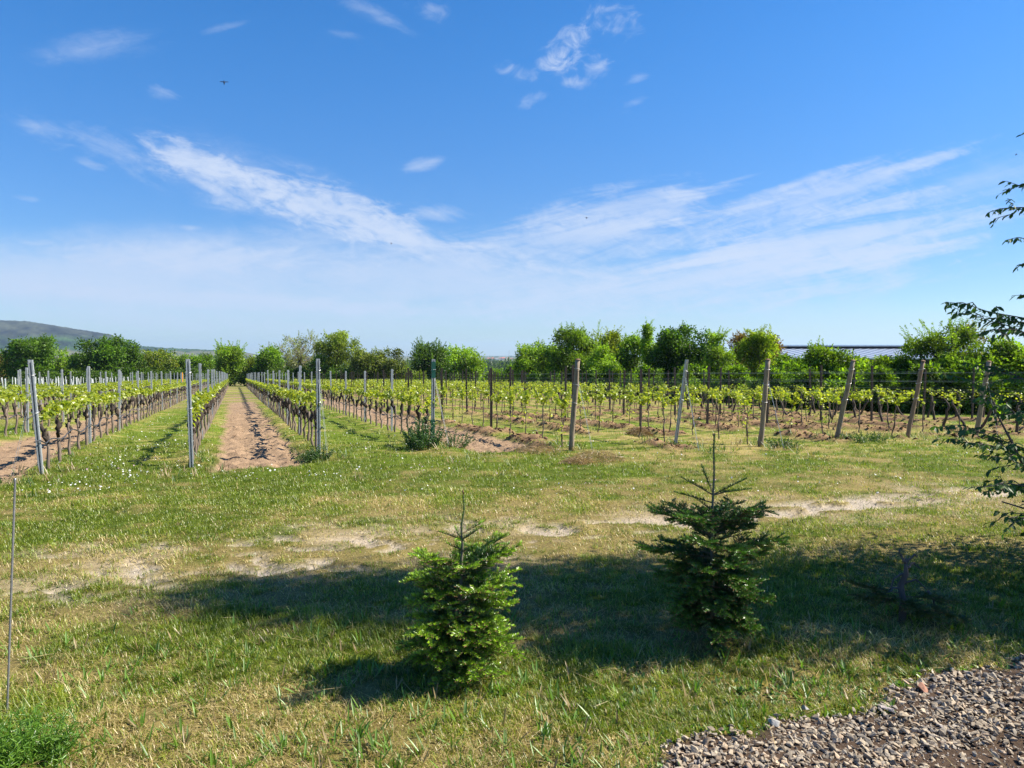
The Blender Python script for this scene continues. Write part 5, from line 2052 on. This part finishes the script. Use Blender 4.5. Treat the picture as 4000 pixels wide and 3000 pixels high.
def build_village():
    M_H = solid_mat('render_wall', None, .85, nscale=.6, lo=.9, hi=1.1, bump=0)
    d = 3150.0
    look = [(1056, 772.5, 13, 5.5, (.78, .76, .72), (.42, .13, .07), 'white house with red roof, leftmost in the distant village'),
            (1064, 773.5, 12, 6.5, (.70, .36, .26), (.50, .15, .08), 'red brick house in the distant village, second from the left'),
            (1073, 774, 15, 5.0, (.80, .80, .78), (.30, .28, .28), 'long white hall in the distant village'),
            (1081, 772.5, 11, 6.0, (.74, .72, .70), (.35, .14, .09), 'pale house right of the white hall in the village'),
            (1087, 772, 16, 7.5, (.75, .60, .50), (.55, .16, .09), 'large house with broad red roof in the distant village'),
            (1098, 774, 10, 6.5, (.78, .75, .72), (.40, .14, .09), 'narrow white house near the right end of the village'),
            (1105, 773, 12, 5.0, (.62, .50, .42), (.35, .15, .10), 'brownish house at the right end of the village')]
    for px, py, w, h, wc, rc, lab in look:
        a, b = ray(px, py)
        x = a * d
        z = float(h_base(x, d))
        zb = CAM_Z + ray(px, 776.4)[1] * d
        e = thing('house', (x, d, zb), lab, 'house', 'houses of the distant village')
        hw = h * .7
        MB().box((0, 0, hw / 2 - 2), (w, 9, hw + 4), wc).build('wall', M_H, e)
        V = [[-w / 2 - .4, -5, hw], [w / 2 + .4, -5, hw], [w / 2 + .4, 5, hw], [-w / 2 - .4, 5, hw], [-w / 2 + .5, 0, hw + h * .62], [w / 2 - .5, 0, hw + h * .62]]
        MB().add(V, [np.array([[0, 1, 5, 4], [2, 3, 4, 5], [3, 2, 1, 0]]), np.array([[1, 2, 5], [3, 0, 4]])], rc).build('roof', M_H, e)
        wn = MB()
        for q in (-.28, 0, .28):
            wn.box((q * w, -4.51, hw * .55), (w * .09, .06, 1.4), (.05, .06, .08))
        wn.build('window', M_H, e)
    # lattice masts on the plain
    for px, tp, d2, hh, lab in ((1057 + 42.8, 757, 3500, 30, 'tall lattice mast above the distant village'), (878, 758, 3600, 30, 'lattice mast on the horizon left of the spiky tree'), (361 * 1.0, 751, 2600, 32, 'lattice mast on the low slope below the hill')):
        a, b = ray(px, tp)
        x = a * d2
        zt = CAM_Z + b * d2
        e = thing('lattice_mast', (x, d2, zt - hh), lab, 'mast', 'lattice masts in the far plain')
        m = MB()
        for sx in (-1, 1):
            for sy in (-1, 1):
                m.tube([(sx * 3.2, sy * 3.2, 0), (sx * .5, sy * .5, hh)], [.30, .18], 4, (.30, .32, .34))
        for i in range(7):
            z0, z1 = hh * i / 7, hh * (i + 1) / 7
            w0, w1 = 3.2 - 2.7 * i / 7, 3.2 - 2.7 * (i + 1) / 7
            m.tube([(-w0, -w0, z0), (w1, -w1, z1)], .12, 3, (.30, .32, .34))
            m.tube([(w0, w0, z0), (-w1, w1, z1)], .12, 3, (.30, .32, .34))
        m.build('tower', M_GALV, e)
        m = MB()
        for zz, w in ((.80, 5.5), (.92, 4.0)):
            m.tube([(-w, 0, hh * zz), (0, 0, hh * zz + .4), (w, 0, hh * zz)], [.12, .25, .12], 4, (.30, .32, .34))
        m.build('crossarm', M_GALV, e)
    # woods and hedges scattered over the plain
    g = np.random.default_rng(61)
    b = MB()
    n = 0
    while n < 560:
        Y = 330 * (7800 / 330) ** (g.random() ** .8)
        rx = -.46 + .52 * g.random() if g.random() < .7 else -.2 + .24 * g.random()
        X = rx * Y
        if fbm(np.array([X / 420]), np.array([Y / 300]), 66, 3)[0] < (.50 if Y > 700 else .57):
            continue
        z = float(h_base(X, Y))
        r = 3 + 5 * g.random() * (1 + Y / 5000)
        m = 26
        P = g.normal(size=(m, 3)) * np.array([r * .9, r * .5, r * .28]) + np.array([X, Y, z + r * .45])
        k = g.random((m, 1))
        c = ((1 - k) * np.array([.028, .055, .014]) + k * np.array([.06, .095, .025]))
        b.leaves(P, g.normal(size=(m, 3)), g.normal(size=(m, 3)) + np.array([0, -.3, .8]), r * (.4 + .4 * g.random(m)), r * .45, c)
        n += 1
    tag(b.build('far_woods', M_TREE), 'hazy copses and hedges scattered over the far plain', 'woods', kind='stuff')


build_village()


def build_small():
    g = np.random.default_rng(17)
    # ribbed steel rod standing at the left edge
    x, y = px_ground(14, 1552)
    z = hz(x, y)
    o = thing('steel_rod', (x, y, z), 'thin ribbed steel rod standing upright at the left edge', 'rod')
    H = 1.385
    k = 150
    t = np.linspace(0, 1, k)
    lean_x = ray(33, 1040)[0] * y - x
    P = np.stack([lean_x * t, 0 * t, -.05 + (H + .05) * t], -1)
    MB().tube(P, .0052 + .0012 * (np.arange(k) % 2), 8, (.30, .30, .31)).build('bar', solid_mat('rod_steel', None, .45, .6, nscale=40, bump=.1), o, smooth=True)
    # feathery weed clump at the foot of the rod
    def clump(name, x, y, n, r, h, lab, cat, tint, tipt, ls, leafy=16, fine=.35):
        z = hz(x, y)
        e = thing(name, (x, y, z), lab, cat)
        st_, lf = MB(), MB()
        for _ in range(n):
            a = g.random() * 6.283
            rr = r * math.sqrt(g.random())
            p0 = np.array([math.cos(a) * rr * .6, math.sin(a) * rr * .6, -.01])
            hh = h * (.5 + .6 * g.random()) * (1 - .5 * (rr / r) ** 2)
            p1 = np.array([math.cos(a) * rr * 1.15 + .05 * g.normal(), math.sin(a) * rr * 1.15 + .05 * g.normal(), hh])
            pts = wiggle(g, p0, p1, 5, .012)
            st_.tube(pts, np.linspace(.0032, .0012, 5), 4, np.array(tint) * 1.2)
            q = .15 + .85 * g.random(leafy)
            pos = np.stack([np.interp(q, np.linspace(0, 1, 5), pts[:, i]) for i in range(3)], -1)
            kk = g.random((leafy, 1))
            D = g.normal(size=(leafy, 3)) + np.array([0, 0, .3])
            lf.leaves(pos, D, g.normal(size=(leafy, 3)) + np.array([0, 0, 1.0]), ls * (.5 + .8 * g.random(leafy)), ls * fine, np.array(tint) * (1 - kk) + np.array(tipt) * kk, oval=ls > .045)
        lf.build('foliage', M_GRASS, e)
        st_.build('stem', M_GRASS, e)
        return e
    x, y = px_ground(30, 1668)
    clump('weed_clump', x, y, 150, .27, .30, 'lush feathery green weed clump in the lower left corner', 'weed', (.065, .17, .012), (.17, .31, .025), .042, 30, .16)
    s, t = ROWS[3]
    x, y = xy(s - .32, t - .35)
    clump('weed_bush', x, y, 95, .48, .75, 'bushy dark green weed at the foot of the green topped post', 'weed', (.03, .085, .014), (.07, .15, .03), .055, 30, .45)
    x, y = xy(s + .45, t - .25)
    clump('weed_bush', x, y, 36, .40, .45, 'lower wispy weed right of the green topped post', 'weed', (.04, .095, .018), (.08, .16, .035), .05, 22, .35)
    s, t = ROWS[2]
    x, y = xy(s - .1, t - .55)
    clump('weed_bush', x, y, 60, .36, .30, 'low dark weed bush at the foot of the post right of the path', 'weed', (.03, .075, .012), (.075, .14, .022), .05, 24, .35)
    s, t = ROWS[7]
    x, y = xy(s + .35, t - .5)
    clump('weed_bush', x, y, 50, .60, .28, 'low leafy weed patch before the third wooden post', 'weed', (.035, .085, .014), (.08, .15, .022), .05, 20, .4)
    x, y = xy(ROWS[6][0] + .35, ROWS[6][1] - .3)
    clump('weed_bush', x, y, 30, .4, .26, 'low leafy weed patch at the second wooden post', 'weed', (.035, .085, .014), (.08, .15, .022), .05, 20, .4)
    # straw heap and pulled grass on the turned earth
    for px, py, r, h, lab in ((1290, 993, .55, .20, 'straw coloured heap of pulled grass right of the first wooden post'), (1160, 975, .50, .17, 'heap of dead grass at the right edge of the tilled strip'),
                              (1380, 935, .35, .28, 'brown root clump standing between the first wooden and the leaning post'), (1250, 1000, .3, .12, 'small dead grass heap at the foot of the first wooden post')):
        x, y = px_ground(px, py)
        z = hz(x, y)
        b = MB()
        n = 1600
        a = g.random(n) * 6.283
        rr = r * np.sqrt(g.random(n))
        zz = h * np.clip(1 - (rr / r) ** 2, 0, 1) * g.random(n) ** .4
        P = np.stack([np.cos(a) * rr, np.sin(a) * rr * .7, zz], -1)
        D = np.stack([np.cos(a) + g.normal(size=n), np.sin(a) + g.normal(size=n), -.35 + .5 * g.normal(size=n)], -1)
        k = g.random((n, 1))
        c = (1 - k) * np.array([.19, .115, .055]) + k * np.array([.43, .31, .15])
        if 'root' in lab:
            c = c * np.array([.62, .55, .5])
        b.leaves(P, D, g.normal(size=(n, 3)) + np.array([0, 0, .6]), .09 + .10 * g.random(n), .007, c, fold=0)
        o = b.build('grass_heap', M_GRASS)
        o.location = (x, y, z)
        tag(o, lab, 'heap', 'heaps of dead grass by the turned earth')
    # small board on a post and the dark forked stump far back in the gap
    d = 92.0
    a, b_ = ray(899.5, 818)
    x = a * d
    e = thing('sign_board', (x, d, hz(x, d)), 'small blank white board on a post in the gap between the trees', 'sign')
    zt = CAM_Z + ray(899.5, 815)[1] * d - hz(x, d)
    MB().tube([(0, .03, -.2), (0, .03, zt - .2)], .03, 6, (.5, .5, .48)).build('post', M_PLAIN, e)
    MB().box((0, 0, zt - .18), (.26, .02, .36), (.78, .78, .76)).build('board', M_PLAIN, e)
    a, b_ = ray(886.5, 810)
    x = a * 95
    z = hz(x, 95)
    zt = CAM_Z + ray(886.5, 801)[1] * 95 - z
    e = thing('dead_stump', (x, 95, z), 'dark forked dead stump in the gap left of the spiky tree', 'stump')
    m = MB()
    m.tube([(0, 0, -.3), (.03, 0, zt * .45), (-.02, 0, zt * .8), (.03, 0, zt)], [.14, .11, .12, .16], 7, (.06, .045, .035))
    m.tube([(0, 0, zt * .5), (.2, 0, zt * .75), (.24, 0, zt * .92)], [.07, .06, .03], 6, (.06, .045, .035))
    m.build('trunk', M_BARK, e)
    # insects in the air
    def insect(px, py, d, ln, lab, yaw, pitch):
        a, b2 = ray(px, py)
        p = (a * d, d, CAM_Z + b2 * d)
        e = thing('insect', p, lab, 'insect', 'insects flying in the sky')
        e.rotation_euler = (pitch, 0, yaw)
        bd = MB().tube(np.array([(0, 0, -.50), (0, 0, -.35), (0, .03, -.05), (0, .03, .18), (0, .02, .30), (0, 0, .40), (0, 0, .50)]) * ln, np.array([.02, .09, .13, .15, .09, .10, .03]) * ln, 8, (.02, .016, .02))
        bd.build('body', M_PLAIN, e, smooth=True)
        for s in (1, -1):
            w = MB()
            pts = np.array([(.10, 0, .20), (.45, .03, .27), (.95, .05, .22), (1.0, .05, .14), (.6, .03, .10), (.12, 0, .05)]) * ln * np.array([s, 1, 1])
            V = np.concatenate([pts, pts + np.array([0, .012 * ln, 0])])
            k = 6
            fs = [np.array([[0, i, i + 1] for i in range(1, k - 1)]), np.array([[k, k + i + 1, k + i] for i in range(1, k - 1)]), np.array([[i, (i + 1) % k, k + (i + 1) % k, k + i] for i in range(k)])]
            w.add(V, fs, (.12, .09, .10))
            w.build('wing', M_PLAIN, e)
    insect(484, 178.5, 1.15, .0070, 'dark insect with spread wings high in the left sky', .1, .2)
    insect(1267, 471, 2.4, .0075, 'tiny dark insect over the middle of the veil cloud', .6, .5)
    insect(845, 526, 2.6, .0075, 'tiny dark insect over the low cloud left of the middle', 1.1, .3)
    insect(2195, 334, 2.2, .007, 'tiny dark insect near the right edge above the twigs', .4, .7)


build_small()

# ------------------------------------------------------------------ the air


def build_haze():
    m, N, L = new_mat('haze')
    v = N.new('ShaderNodeVolumePrincipled')
    v.inputs['Color'].default_value = (.58, .78, 1.0, 1)
    v.inputs['Density'].default_value = HAZE
    v.inputs['Anisotropy'].default_value = 0.2
    o = N.new('ShaderNodeOutputMaterial')
    L.new(v.outputs[0], o.inputs['Volume'])
    b = MB()
    b.box((0, 7900, 112), (30600, 16600, 290), (1, 1, 1))
    h = b.build('haze', m)
    tag(h, 'thin blue air paling the far hill and plain', 'haze', kind='stuff')


HAZE = 0.00009
build_haze()
